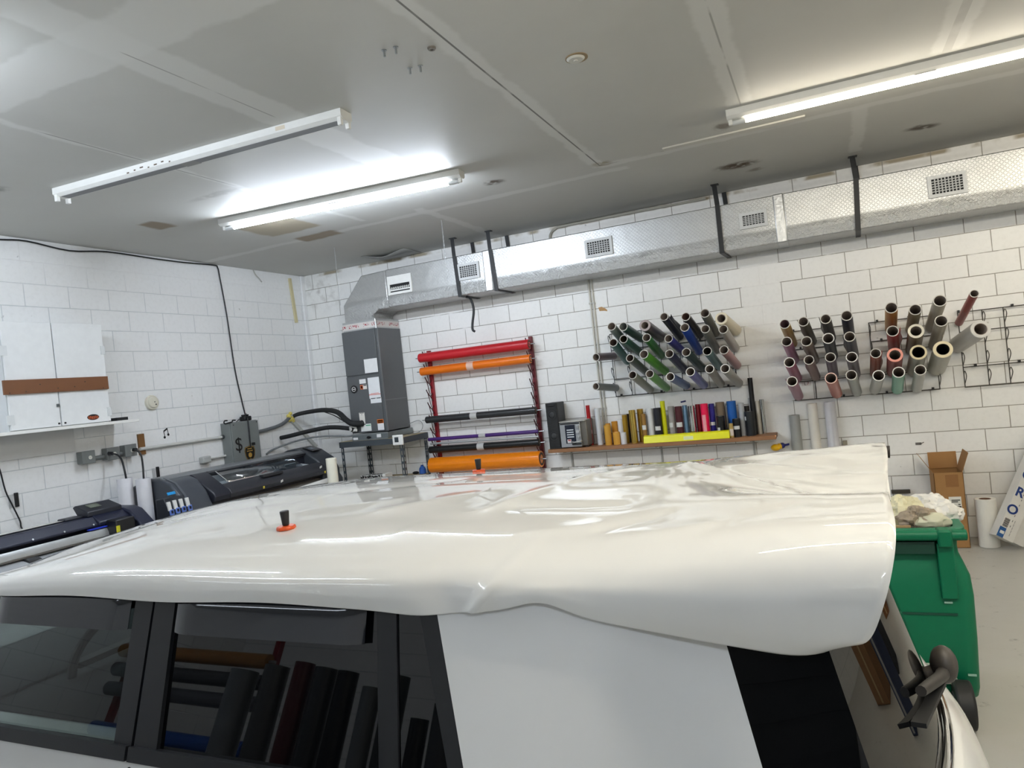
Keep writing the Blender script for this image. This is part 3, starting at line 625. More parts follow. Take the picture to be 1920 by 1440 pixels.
# ---------------------------------------------------------------- wide printer
M_pr = mat('3f434a', .38, 0., .04); M_pr2 = mat('20222c', .35, 0., .04); M_prd = mat('15161c', .4)
pr = thing('wide_format_printer', (.55, -1.9, 0), 'dark grey wide format printer along the wall below the breaker panel', 'printer')
PL, PR = -3.02, -1.0
MB().prism([(.16, .78), (.16, 1.30), (.30, 1.352), (.52, 1.362), (.60, 1.345), (.60, 1.20), (.78, 1.10), (.78, .80)], 'y', PL, PR).build('printer_body', M_pr2, pr, bevel=.012)
MB().prism([(.20, 1.33), (.32, 1.366), (.54, 1.376), (.60, 1.352), (.58, 1.335)], 'y', PL - .005, PR + .2).build('top_cover', mat('6a6d70', .35), pr, bevel=.006)
# ink bay on the near end
dome = [(.17, .62), (.17, 1.30), (.34, 1.358), (.56, 1.365), (.70, 1.31), (.80, 1.20), (.87, 1.05), (.885, .90), (.86, .62)]
MB().prism(dome, 'y', PL - .03, PL + .30).build('ink_bay', M_pr, pr, bevel=.02, seg=3)
MB().prism([(x + .008, z + .004) for x, z in dome], 'y', PL + .02, PL + .045).build('bay_seam', mat('54585f', .35), pr)
c = at(336, 938, X=.875)
MB().prism([(.70, 1.20), (.805, 1.205), (.875, 1.055), (.893, .90), (.70, .85)], 'y', c.y - .105, c.y + .11).build('cartridge_door', mat('2e3137', .4), pr, bevel=.006)
c = at(322, 925, X=.86)
MB().obox((.853, c.y, c.z), (.003, 0, .0015), (0, .042, 0), (-.006, 0, .012)).build('blue_badge', mat('1f8fd0', .4), pr)
MB().prism([(.80, 1.04), (.887, 1.055), (.898, .94), (.8, .94)], 'y', at(315, 950, X=.89).y, at(362, 942, X=.89).y).build('cartridge_slot', mat('0e0f12', .5), pr)
for i, (px, py) in enumerate(((320, 952), (331, 948.5), (342.5, 946), (354, 943.5))):
    c = at(px, py, X=.90); y, z = c.y, c.z
    c_ = MB().obox((.893, y - .008, z + .014), (.008, 0, .0), (0, .018, 0), (-.008, 0, .040)).build('ink_cartridge', mat('d6d6d3', .45), pr, bevel=.003)
    MB().obox((.905, y + .004, z - .042), (.006, 0, 0), (0, .022, 0), (-.003, 0, .026)).build('cartridge_clip', mat('5d79c4', .4), c_, bevel=.003)
    MB().obox((.911, y + .004, z - .040), (.0015, 0, 0), (0, .011, 0), (-.001, 0, .013)).build('clip_window', mat('10162f', .4), c_)
# window lid
MB().prism([(.55, 1.365), (.62, 1.345), (.885, 1.16), (.90, 1.12), (.885, 1.075), (.79, 1.05), (.60, 1.10)], 'y', PL + .30, PL + .50).build('lid_side', M_pr2, pr, bevel=.01)
MB().prism([(.60, 1.352), (.635, 1.338), (.62, 1.31), (.58, 1.32)], 'y', PL + .5, PR - .05).build('lid_top_rail', mat('2b2d33', .35), pr, bevel=.004)
MB().prism([(.79, 1.222), (.885, 1.16), (.90, 1.12), (.885, 1.075), (.79, 1.05), (.77, 1.18)], 'y', PL + .5, PR - .02).build('lid_front', mat('2a2b31', .35), pr, bevel=.008)
s = NT('printer_window'); f = s.noise(s.obj(), 5); tr = s.n('ShaderNodeBsdfTransparent'); tr.inputs[0].default_value = (.62, .66, .70, 1)
g = s.n('ShaderNodeBsdfGlossy'); g.inputs['Roughness'].default_value = .04; s.put(g.inputs[0], s.mix(f, rgb('f0f0f0'), rgb('ffffff')))
mx = s.n('ShaderNodeMixShader'); mx.inputs[0].default_value = .22; s.t.links.new(tr.outputs[0], mx.inputs[1]); s.t.links.new(g.outputs[0], mx.inputs[2]); s.t.links.new(mx.outputs[0], s.out.inputs[0])
MB().add([(.625, PL + .58, 1.338), (.79, PL + .58, 1.222), (.79, PR - .32, 1.222), (.625, PR - .32, 1.338)], [(0, 1, 2, 3)]).build('window_pane', s.m, pr, solid=.004)
MB().bar((.792, PL + .58, 1.226), (.792, PR - .8, 1.226), .008, .008).bar((.63, PL + .585, 1.34), (.79, PL + .585, 1.228), .008, .006).build('window_edge', mat('d9dcdc', .2, .5), pr)
MB().box(.605, .615, PL + .5, PR - .3, 1.21, 1.30).build('inner_back_panel', mat('8a9094', .4), pr)
MB().obox((.69, (PL + PR) / 2 + .15, 1.212), (.075, 0, -.01), (0, .72, 0), (0, 0, .004)).build('platen', mat('c9d0d3', .3), pr)
MB().box(.62, .74, PR - .55, PR - .36, 1.205, 1.27).build('print_carriage', mat('4f5a60', .4), pr, bevel=.01)
for y in (PL + .95, PL + 1.95): MB().obox((.897, y, 1.10), (.002, 0, .002), (0, .012, 0), (0, 0, .012)).build('warning_sticker', mat('d8c34a', .5), pr)
for y, z in ((PL + 1.22, 1.12), (PL + 1.88, 1.17)): MB().obox((.90, y, z), (.004, 0, .002), (0, .016, .004), (0, 0, .012)).build('tape_scrap', mat('dfded8', .7), pr)
MB().box(.80, .86, PL + 1.0, PL + 1.3, 1.195, 1.225).build('lid_handle', mat('26282d', .4), pr, bevel=.004)
# control end
ctl = [(.18, .80), (.18, 1.33), (.34, 1.385), (.46, 1.40), (.62, 1.355), (.80, 1.24), (.86, 1.10), (.86, .80)]
MB().prism(ctl, 'y', PR - .06, PR + .26).build('control_end', mat('34383e', .4), pr, bevel=.02, seg=3)
o = MB().obox((.60, PR + .10, 1.372), (.075, 0, -.024), (0, .085, 0), (.002, 0, .006)).build('control_panel', mat('15171b', .3), pr, bevel=.004)
MB().obox((.602, PR + .085, 1.379), (.035, 0, -.0112), (0, .04, 0), (.0006, 0, .0018)).build('screen', mat('5c646e', .2), o)
MB().prism([(.18, .62), (.18, 1.1), (.80, 1.1), (.87, .98), (.86, .62)], 'y', PR + .10, PR + .30).build('side_bulge', mat('363a40', .4), pr, bevel=.03, seg=3)
MB().prism([(.70, 1.06), (.86, 1.01), (.98, .915), (.99, .89), (.84, .90), (.70, .96)], 'y', PL + .55, PR + .0).build('media_exit', mat('77726c', .5), pr, bevel=.006)
for y in (PL + .3, PR - .1):
    MB().box(.40, .60, y - .05, y + .05, .10, .80).build('leg', M_prd, pr); MB().box(.16, .98, y - .05, y + .05, .04, .10).build('foot', M_prd, pr, bevel=.01)
    for x in (.2, .94): MB().cyl((x, y - .02, .03), (x, y + .02, .03), .03, n=14).build('caster', BLACK, pr)
MB().box(.45, .55, PL + .3, PR - .1, .30, .38).build('cross_beam', M_prd, pr)
t = thing('paper_roll', (.98, -1.5, .93), 'white paper roll lying across the media exit of the dark printer', 'paper roll')
MB().cyl((.955, -1.06, .985), (1.04, -2.1, .965), .05, n=24).build('paper_wrap', mat('ecebe6', .7), t, bevel=.006)
tag(MB().cyl((1.21, -1.33, 0), (1.21, -1.33, 1.285), .06, n=28).build('paper_roll', mat('e9e6d6', .7), bevel=.006), 'tall cream paper roll standing on the floor by the printer end', 'paper roll')

# ---------------------------------------------------------------- vinyl cutter (plotter)
M_nv = mat('1c2034', .38, 0., .05)
pt = thing('vinyl_cutter', (.7, -4.2, 0), 'long navy vinyl cutter with aluminium rail in front of the wall', 'vinyl cutter')
Q0, Q1 = -5.6, -3.34
MB().prism([(.42, 1.02), (.42, 1.165), (.47, 1.172), (.60, 1.168), (.66, 1.10), (.66, 1.085), (.50, 1.07), (.50, .95)], 'y', Q0, Q1 - .2).build('top_beam', M_nv, pt, bevel=.006)
MB().prism([(.405, 1.16), (.42, 1.176), (.53, 1.178), (.50, 1.165)], 'y', Q0, Q1 - .35).build('dust_strip', mat('c9c9c2', .5), pt)
MB().prism([(.655, 1.055), (.68, 1.06), (.70, 1.02), (.70, .99), (.655, .985)], 'y', Q0, Q1 - .03).build('guide_rail', mat('b7babb', .3, .4), pt, bevel=.003)
MB().prism([(.70, 1.0), (.712, .998), (.712, .985), (.70, .985)], 'y', Q0, Q1 - .05).build('rail_groove', mat('5d5a54', .4), pt)
MB().prism([(.60, .97), (.66, .98), (.88, .93), (.90, .90), (.60, .88)], 'y', Q0, Q1 - .03).build('cutting_platen', mat('aeb1b4', .4), pt, bevel=.004)
MB().prism([(.87, .945), (.93, .935), (.97, .87), (.96, .80), (.86, .80)], 'y', Q0, Q1 - .02).build('front_apron', M_nv, pt, bevel=.01)
MB().prism([(.36, .80), (.36, 1.10), (.42, 1.19), (.60, 1.185), (.68, 1.16), (.88, .98), (.95, .90), (.95, .80)], 'y', Q1 - .14, Q1).build('end_cap', M_nv, pt, bevel=.015)
MB().prism([(.42, 1.02), (.42, 1.17), (.60, 1.175), (.68, 1.12), (.68, 1.09)], 'y', Q1 - .42, Q1 - .13).build('head_cover', M_nv, pt, bevel=.008)
MB().prism([(.36, .80), (.36, 1.10), (.42, 1.19), (.60, 1.185), (.68, 1.16), (.88, .98), (.95, .90), (.95, .80)], 'y', Q0 - .14, Q0).build('end_cap', M_nv, pt, bevel=.015)
MB().prism([(.47, 1.17), (.41, 1.255), (.44, 1.268), (.60, 1.215), (.60, 1.17)], 'y', Q1 - .46, Q1 - .14).build('control_pod', mat('23262f', .4), pt, bevel=.008)
MB().obox((.51, Q1 - .34, 1.249), (.035, 0, -.0115), (0, .05, 0), (.0005, 0, .002)).build('display', mat('6d7468', .2), pt)
MB().box(.44, .55, Q1 - .62, Q1 - .46, 1.165, 1.19).build('pod_base', mat('23262f', .4), pt, bevel=.01)
ch = MB().box(.655, .80, Q1 - .36, Q1 - .18, .985, 1.12).build('cutter_carriage', mat('121317', .4), pt, bevel=.01)
MB().obox((.80, Q1 - .345, 1.02), (.003, 0, 0), (0, .016, 0), (0, 0, .05)).build('warning_sticker', mat('d4cc2d', .5), ch)
MB().box(.66, .69, Q1 - .52, Q1 - .34, 1.068, 1.078).build('blue_strip', mat('2a3fc0', .4), pt)
for y in (-4.36, -3.98, -3.72, -4.9):
    MB().prism([(.70, .985), (.735, .985), (.80, .96), (.80, .945), (.70, .965)], 'y', y - .055, y + .04).build('pinch_roller', mat('141417', .45), pt, bevel=.005)
for y in (-5.3, -5.05, -4.8, -4.55, -4.3, -4.05, -3.8): MB().cyl((.655, y, 1.105), (.662, y, 1.108), .008, n=10).build('rail_bolt', STEEL, pt)
for y in (Q0 + .2, Q1 - .25):
    MB().box(.55, .68, y - .05, y + .05, .08, .90).build('leg', M_prd, pt); MB().box(.36, 1.0, y - .04, y + .04, .0, .08).build('foot', M_prd, pt, bevel=.01)

# ---------------------------------------------------------------- red rack with horizontal rolls
M_red = mat('7c1620', .35, .2)
rk = thing('roll_rack', (2.53, -.1, .9), 'dark red wall rack of two posts with chain-like hooks holding horizontal rolls', 'roll rack')
for x, zt in ((1.86, 2.42), (3.25, 2.43)):
    MB().box(x - .022, x + .022, -.045, -.002, .55, zt).build('post', mat('8e1220' if x < 2 else '64161f', .4, .1), rk, bevel=.004)
    for k in range(12):
        z = 2.36 - k * .158
        b = MB().tube([(x, -.045, z), (x, -.10, z - .035), (x, -.16, z + .012), (x, -.185, z + .05)], .0065, 6, 3).tube([(x, -.10, z - .035), (x, -.045, z - .10)], .0055, 6).tube([(x, -.16, z + .012), (x, -.13, z - .075), (x, -.10, z - .035 - .158 + .02)], .0045, 6, 2)
        b.build('hook', mat('4a1a1e', .4, .3), rk)
def hroll(z, r, c, label, rough=.3, y=-.155, band=None, lip=False, x0=1.80, x1=3.28, two=None, tilt=0.):
    t = thing('vinyl_roll', (2.53, y, z - r), label, 'vinyl roll', 'horizontal rolls on the red rack')
    MB().cyl((x0, y, z), (x1, y, z + tilt), r, n=28).build('vinyl_wrap', mat(c, rough), t, bevel=.004)
    MB().cyl((x0 - .06, y, z), (x1 + .07, y, z + tilt), .006, n=8).build('rod', STEEL, t)
    MB().pipe((x0 - .004, y, z), (x1 + .004, y, z + tilt), r * .8, r * .55, 24).build('core', mat('54402e', .8), t)
    if lip: MB().bar((x0 + .01, y - r * .72, z + r * .72), (x1 - .01, y - r * .66, z + tilt + r * .76), .006, .003).build('loose_edge', mat('b3480d' if c > 'd' else '1c1d1f', .4), t)
    if band: MB().pipe((band - .045, y, z + tilt * .5), (band + .045, y, z + tilt * .5), r + .0025, r - .002, 28).build('paper_band', mat('dcb8a8' if c > 'd' else 'b9b9b7', .7), t)
    return t
hroll(2.335, .058, 'b81c26', 'thick red vinyl roll at the top of the dark red rack', .35)
hroll(2.165, .052, 'e0700f', 'orange vinyl roll with pale paper band under the thick red roll', .3, band=2.5, lip=True)
hroll(1.562, .043, '2c2d2f', 'dark charcoal vinyl roll with light band, middle of the dark red rack', .25, band=2.47, lip=True)
hroll(1.316, .022, '43206a', 'thin purple vinyl roll with clear band, on the dark red rack', .3, band=2.55)
hroll(1.186, .042, '141516', 'black vinyl roll with light band above the thick orange roll', .3, band=2.52)
t = hroll(.995, .095, 'e8820f', 'thick glossy orange vinyl roll at the bottom of the dark red rack', .2)
tag(MB().cyl((1.82, -.155, 1.262), (3.27, -.155, 1.258), .014, n=16).build('silver_rod', mat('b9babb', .3, .5)), 'thin silver rod lying across the rack just below the purple roll', 'rod')
for nm in [o for o in COL.objects if o.name.startswith('silver_rod')]: nm['group'] = 'horizontal rolls on the red rack'

# ---------------------------------------------------------------- wire racks and their rolls
M_wire = mat('26282a', .45, .3); M_wire2 = mat('4b4844', .45, .4)
RZ = (.0, .187, .515, .70)
def wire_rack(xs, z0, label, m, hooks, flip=1, clips=()):
    x0, x1 = xs[0], xs[-1]
    t = thing('wire_rack', ((x0 + x1) / 2, -.03, z0), label, 'wire rack', 'wall wire racks')
    b = MB()
    for x in xs: b.cyl((x, -.03, z0), (x, -.03, z0 + .70), .0045, n=6)
    for dz in RZ: b.cyl((x0 - .004, -.03, z0 + dz), (x1 + .004, -.03, z0 + dz), .0045, n=6)
    b.build('frame', m, t)
    for (i, k) in hooks:
        x = xs[i]; z = z0 + (.03, .20, .39, .56)[k]
        MB().tube([(x, -.03, z), (x + .004, -.11, z + .06), (x + .004, -.125, z + .095), (x, -.09, z + .125), (x, -.03, z + .085)], .0038, 6, 2).build('hook', m, t)
    for (x, k) in clips: MB().box(x - .009, x + .009, -.04, -.002, z0 + RZ[k] - .004, z0 + RZ[k] + .022).build('clip', BLACK, t, bevel=.003)
    return t
wire_rack([4.21, 4.397, 4.57, 4.755], 1.632, 'black wire rack of mostly green rolls beside the pair of conduits', M_wire, [(0, 1), (1, 1), (1, 0), (0, 3), (0, 0)], clips=[(4.27, 0), (4.72, 0)])
wire_rack([4.965, 5.163, 5.321, 5.523], 1.628, 'black wire rack of blue and grey rolls beside the painted column', M_wire, [(3, 0), (0, 3)], clips=[(5.07, 0), (5.43, 0), (5.19, 2)])
wire_rack([6.07, 6.27, 6.47, 6.665], 1.423, 'grey wire rack of gold pink and slate rolls beside the painted column', M_wire2, [(1, 0)], clips=[(6.12, 3), (6.17, 2), (6.13, 1), (6.09, 0), (6.52, 0)])
wire_rack([6.805, 6.985, 7.165, 7.345], 1.421, 'grey wire rack of red and cream rolls next to the empty rack', M_wire2, [(3, 0), (0, 3), (0, 2)], clips=[(6.88, 3), (6.9, 2), (7.15, 3), (7.28, 1), (7.29, 0), (6.9, 0)])
wire_rack([7.55, 7.742, 7.907, 8.09], 1.419, 'nearly empty grey wire rack with bare hooks', M_wire2, [(i, k) for i in (0, 1, 2) for k in (0, 1)] + [(2, 2), (2, 3), (1, 3), (1, 2), (3, 0), (3, 1), (3, 2), (3, 3)], clips=[(7.56, 3), (7.98, 3), (7.65, 1), (7.99, 1)])
RPX = 0
def peg_roll(near, far, r, c, label, rough=.37, hole=None, ring='cbc8c1', core='a3988f', L=.64, flap=0, metal=0., wrap2=None):
    base = at(far[0], far[1], Y=-.05); tip = at(near[0], near[1], Y=-L)
    d = (tip - base).normalized()
    t = thing('vinyl_roll', base, label, 'vinyl roll', 'rolls on the wire racks')
    hole = hole or r * .88
    MB().pipe(base, tip - d * .006, r, r * .93 if hole > r * .7 else hole + .004, 26).build('vinyl_wrap', mat(c, rough, metal, .05, 9), t)
    MB().pipe(base, tip, (r * .92 if hole > r * .7 else hole + .004), hole, 26).build('core', mat(core, .8), t)
    if hole <= r * .7:
        MB().pipe(tip - d * .006, tip + d * .001, r - .002, hole + .004, 26).build('roll_end', mat(ring, .6), t)
    else:
        MB().pipe(tip - d * .004, tip + d * .002, r * 1.0, hole - .001, 26).build('core_rim', mat(ring, .6), t)
    MB().cyl(base + d * .02, base + d * .03, hole, n=20).build('core_plug', mat('2a2320', .9), t)
    if flap:
        a = d.cross(Vector((0, 0, 1))).normalized() * flap; u = a.cross(d) * (1 if flap > 0 else -1); rows = []
        for i in range(7):
            k = i / 6; p = base + d * (.06 + k * .50)
            rows.append([p + a * r * .95 - u * .2 * r, p + a * (r * 1.02) + u * r * .3, p + a * (r * 1.25) + u * r * .75, p + a * (r * 1.32 + .01 * math.sin(k * 6)) + u * r * 1.0])
        MB().grid(rows).build('loose_edge', mat(c, rough, metal, .05, 9), t, solid=.002)
    return t
def A_(x, y): return (1080 + x / 4.571, 480 + y / 4.571)
def B_(x, y): return (1440 + x / 4, 480 + y / 4)
ROWN = {0: 'top row', 1: 'second row', 2: 'third row', 3: 'bottom row'}
LEFT = [  # row, near, far, radius, colour, words, options
 (0, (305, 603), (460, 790), .046, '7f8a84', 'grey-green', {}), (0, (405, 605), (555, 705), .046, '12493f', 'glossy dark green', {'core': '9aa09c'}),
 (0, (590, 595), (722, 690), .060, '4d4242', 'thick dark mauve', {'hole': .036, 'ring': 'a79a99'}), (0, (755, 520), (890, 690), .043, '17192a', 'blue-black', {'flap': -1}),
 (0, (940, 520), (1060, 675), .044, '2c2926', 'black-brown', {'flap': 1, 'core': '7d6058'}), (0, (1105, 490), (1195, 660), .046, '79796f', 'olive grey', {'flap': 1}),
 (0, (1245, 535), (1365, 635), .062, 'd3c9ae', 'thick cream', {'hole': .038, 'ring': 'dcd3bb'}),
 (1, (320, 742), (440, 900), .044, '1c5752', 'teal', {'core': '75665f'}), (1, (408, 712), (560, 835), .043, '115040', 'emerald', {'core': '37331f'}),
 (1, (605, 700), (730, 850), .044, '2f7a36', 'leaf green', {'flap': 1}), (1, (793, 708), (930, 830), .042, '35368c', 'indigo', {}),
 (1, (932, 612), (1055, 815), .045, '1d48a8', 'bright blue', {}), (1, (1108, 625), (1205, 800), .044, '77776f', 'mid grey', {}),
 (1, (1262, 628), (1365, 790), .045, 'a9a6a0', 'pale grey', {}),
 (2, (172, 868), (322, 858), .042, '6f5a60', 'drooping purple-grey', {'L': .50}), (2, (463, 875), (610, 1000), .042, '454b49', 'charcoal', {'core': '776a64'}), (2, (582, 842), (762, 985), .047, '58a52a', 'lime green', {'flap': 1}),
 (2, (800, 838), (930, 972), .044, '23284c', 'navy', {'flap': 1}), (2, (945, 825), (1078, 955), .044, '1d3b38', 'green-black', {}), (2, (1125, 815), (1228, 945), .044, '5f8485', 'teal grey', {'core': '2c2a1c'}),
 (2, (1268, 805), (1380, 935), .044, 'a97f80', 'dusty rose', {'flap': 1}),
 (3, (170, 1118), (345, 1130), .040, '6d7274', 'drooping grey', {'L': .50}), (3, (485, 1020), (635, 1145), .043, '8a8a85', 'stone grey', {'core': '776a64'}), (3, (632, 1010), (775, 1130), .043, '5f9a4e', 'pale green', {}),
 (3, (808, 1035), (945, 1110), .044, '51658f', 'slate blue', {'ring': 'eceae4'}), (3, (980, 992), (1095, 1105), .045, '6468a6', 'periwinkle', {'ring': 'eceae4'}), (3, (1145, 968), (1240, 1095), .044, '8f8b84', 'warm grey', {'ring': 'eceae4'}),
 (3, (1278, 965), (1395, 1090), .045, '96958f', 'light warm grey', {'ring': 'eceae4', 'flap': 1})]
RIGHT = [
 (0, (125, 510), (185, 655), .047, 'b08d48', 'ochre gold', {'core': '8f7478'}), (0, (265, 492), (330, 640), .047, '5f5b4d', 'dark olive', {'flap': 1}), (0, (432, 472), (472, 615), .047, '3f3b39', 'charcoal brown', {'flap': 1}), (0, (590, 447), (612, 600), .049, '262c42', 'blue-black', {}),
 (0, (925, 388), (922, 545), .052, 'b07b32', 'amber', {}), (0, (1105, 402), (1075, 550), .050, '8f8566', 'khaki', {}), (0, (1290, 335), (1225, 530), .052, 'b9b3a5', 'long beige', {'L': .80}), (0, (1548, 282), (1432, 500), .034, '8f2f2c', 'slim brick red', {'L': .80}),
 (1, (140, 642), (198, 775), .047, '9a6380', 'mauve pink', {}), (1, (288, 640), (348, 775), .048, '827467', 'taupe', {'flap': 1}), (1, (452, 618), (484, 750), .051, '4a4f54', 'dark slate', {'ring': 'e4e2dc'}), (1, (612, 605), (642, 740), .048, '5c6068', 'slate', {'flap': 1}),
 (1, (935, 563), (946, 700), .050, 'a83232', 'red', {'flap': -1}), (1, (1110, 563), (1088, 700), .064, '8d7f66', 'thick khaki', {'hole': .045, 'ring': 'e6dfcc'}), (1, (1300, 487), (1248, 665), .050, 'a9a294', 'long grey-beige', {'L': .76}), (1, (1595, 548), (1425, 665), .076, 'bdbbb6', 'very thick whitish', {'hole': .047, 'ring': 'c9c8c4', 'L': .70, 'flap': -1}),
 (2, (160, 798), (218, 915), .049, 'a9647f', 'rose pink', {'ring': 'eceae4'}), (2, (307, 780), (358, 905), .045, '85706c', 'brown mauve', {'flap': 1}), (2, (468, 760), (492, 890), .046, '6b6170', 'purple grey', {}), (2, (628, 758), (654, 885), .049, '77737b', 'violet grey', {'ring': 'e8e6e2'}),
 (2, (808, 730), (802, 875), .045, '9a4c38', 'copper red', {'flap': -1}), (2, (952, 742), (944, 862), .064, '9d4747', 'thick coral-rimmed', {'hole': .046, 'ring': 'e79a8a'}), (2, (1128, 722), (1098, 850), .068, 'a9a79b', 'thick cream-rimmed', {'hole': .046, 'ring': 'd6c8a4', 'core': '1c1712'}), (2, (1312, 700), (1265, 838), .077, 'b3b1a6', 'thickest cream-rimmed', {'hole': .047, 'ring': 'dccfae', 'core': '1c1712'}),
 (3, (180, 940), (228, 1050), .048, 'a27486', 'pale mauve', {'ring': 'e8e6de', 'flap': 1}), (3, (472, 916), (515, 1030), .052, 'c0786c', 'salmon', {'ring': 'efc9bc'}), (3, (625, 893), (665, 1018), .047, '9da19c', 'silver grey', {}), (3, (830, 897), (802, 1000), .050, 'b4b4af', 'whitish grey', {'ring': 'efede8'}),
 (3, (980, 872), (970, 1000), .050, '77b59d', 'mint green', {'ring': 'eceae4'}), (3, (1142, 855), (1115, 990), .047, 'b7b7b1', 'pale silver', {})]
for tbl, F, wh in ((LEFT, A_, 'racks by the conduits'), (RIGHT, B_, 'racks by the empty rack')):
    cnt = {}
    for r, n_, f_, rad, c, w, kw in tbl:
        cnt[r] = cnt.get(r, 0) + 1
        peg_roll(F(*n_), F(*f_), rad, c, '%s roll, %s in %s of the %s' % (w, ORD[cnt[r] - 1], ROWN[r], wh), **kw)
c = at(1512, 719.5, Y=-.004)
o = MB().box(c.x - .045, c.x + .045, -.003, -.001, c.z - .02, c.z + .02).build('wall_sticker', mat('dcd6d2', .6)); tag(o, 'small white sticker with black letters on the wall between the pink rolls', 'sticker')
textmesh('L', .045, mat('1a1012', .5), o, (c.x - .012, -.0035, c.z), (1, 0, .0), (0, 0, 1)); textmesh('7', .045, mat('7c1a26', .5), o, (c.x + .014, -.0035, c.z), (1, 0, .0), (0, 0, 1))
c = at(1281, 753, Y=-.004); tag(MB().obox((c.x, -.004, c.z), (.028, 0, .004), (0, .002, 0), (-.002, 0, .008)).build('blue_tape', mat('262a66', .6)), 'scrap of dark blue tape on the wall above the light blue roll', 'tape')
c = at(1130, 579, Y=-.004)
b = MB(); pl = [(-.05, .02), (-.01, .025), (.03, .0), (.05, -.02), (.05, -.035), (.02, -.025), (-.04, -.02)]
b.prism([(c.x + u, c.z + v) for u, v in pl], 'y', -.003, -.001); tag(b.build('peeled_patch', mat('b48f62', .8)), 'small tan patch of peeled paint beside the conduits', 'patch')
c = at(1722, 832, Y=-.004); tag(MB().obox((c.x, -.003, c.z), (.025, 0, .0), (0, .001, 0), (0, 0, .012)).obox((c.x + .03, -.003, c.z + .004), (.018, 0, .008), (0, .001, 0), (0, 0, .004)).build('paint_chip', mat('6d6a66', .7)), 'small dark paint chip on the block wall above the cardboard box', 'patch')
c = at(1702, 921, Y=-.02); tag(MB().box(c.x - .14, c.x + .02, -.045, -.001, c.z - .016, c.z + .016).build('wall_bar', mat('3b352b', .6)), 'short dark bar on the wall behind the green bin', 'bar')
c = at(1584, 826, Y=-.02)
tag(MB().box(c.x - .02, c.x + .02, -.04, -.001, c.z - .12, c.z).build('upright_stub', mat('8f8876', .7)), 'grey upright stub on the wall beside the tall white rolls', 'stub')

# ---------------------------------------------------------------- plank shelf and what stands on it
SZ = 1.112
ps = thing('plank_shelf', (4.65, -.15, 1.07), 'long brown plank shelf on the wall crowded with coloured vinyl rolls', 'shelf')
MB().box(3.43, 5.865, -.31, -.002, 1.072, SZ).build('plank', mat('8f6543', .6, var=.18, scale=7), ps, bevel=.003)
for x in (3.6, 4.65, 5.62): MB().box(x - .01, x + .01, -.26, -.002, 1.058, 1.072).box(x - .01, x + .01, -.012, -.002, .84, 1.072).build('bracket', mat('a8a9a6', .5), ps)
t = thing('speaker', (3.53, -.2, SZ), 'black upright loudspeaker at the end of the plank shelf behind the oven', 'speaker')
MB().box(3.44, 3.585, -.27, -.04, SZ, 1.635).build('cabinet', mat('26282a', .5), t, bevel=.006); MB().box(3.446, 3.579, -.278, -.269, SZ + .02, 1.63).build('grille', mat('161718', .7, bump=.5, scale=200), t, bevel=.004)
for z in (1.50, 1.26): MB().pipe((3.512, -.278, z), (3.512, -.283, z), .05, .042, 28).sph((3.512, -.279, z), .036, .006, .036).build('woofer', mat('222426', .5), t)
MB().sph((3.512, -.278, 1.605), .05, .006, .012).build('port_slot', mat('0a0a0b', .6), t)
ov = thing('toaster_oven', (3.74, -.17, SZ), 'silver countertop oven with three knobs on the plank shelf', 'oven')
MB().box(3.60, 3.905, -.265, -.02, SZ + .012, 1.415).build('oven_body', mat('6e6a62', .35, .4), ov, bevel=.012)
MB().box(3.592, 3.835, -.292, -.262, SZ + .01, 1.40).build('front_panel', mat('aaadb0', .3, .5), ov, bevel=.006)
MB().box(3.59, 3.90, -.295, -.02, 1.402, 1.418).build('top_plate', mat('b3b0a8', .3, .5), ov, bevel=.006); MB().box(3.60, 3.83, -.2935, -.290, 1.378, 1.396).build('top_slot', mat('131415', .5), ov)
d_ = MB().box(3.655, 3.775, -.296, -.290, 1.165, 1.372).build('display_panel', mat('1b2130', .25), ov, bevel=.004)
for i in range(4): MB().box(3.675, 3.755, -.298, -.2955, 1.232 + i * .026, 1.244 + i * .026).build('button_row', mat('c9ced4', .4), d_)
MB().box(3.672, 3.718, -.298, -.2955, 1.172, 1.212).build('price_tag', mat('d8cfcf', .6), d_); MB().box(3.68, 3.712, -.2985, -.2978, 1.195, 1.208).build('red_print', mat('a8353a', .6), d_)
for i, z in enumerate((1.348, 1.292, 1.236)):
    k_ = MB().cyl((3.808, -.292, z), (3.808, -.312, z), .020, .017, 20).build('knob', CHROME, ov); MB().box(3.805, 3.811, -.3135, -.311, z - .014, z + .014).build('pointer', mat('9aa0a4', .3), k_)
MB().tube([(3.735, -.30, 1.185), (3.75, -.335, 1.18), (3.83, -.335, 1.185), (3.842, -.30, 1.19)], .008, 8, 3).build('handle', mat('c9cccb', .2, .6), ov)
MB().box(3.725, 3.835, -.315, -.29, SZ + .035, 1.165).build('drip_box', mat('2b2e30', .3), ov, bevel=.008)
for x in (3.62, 3.88): MB().box(x - .015, x + .015, -.25, -.05, SZ, SZ + .014).build('foot', BLACK, ov)
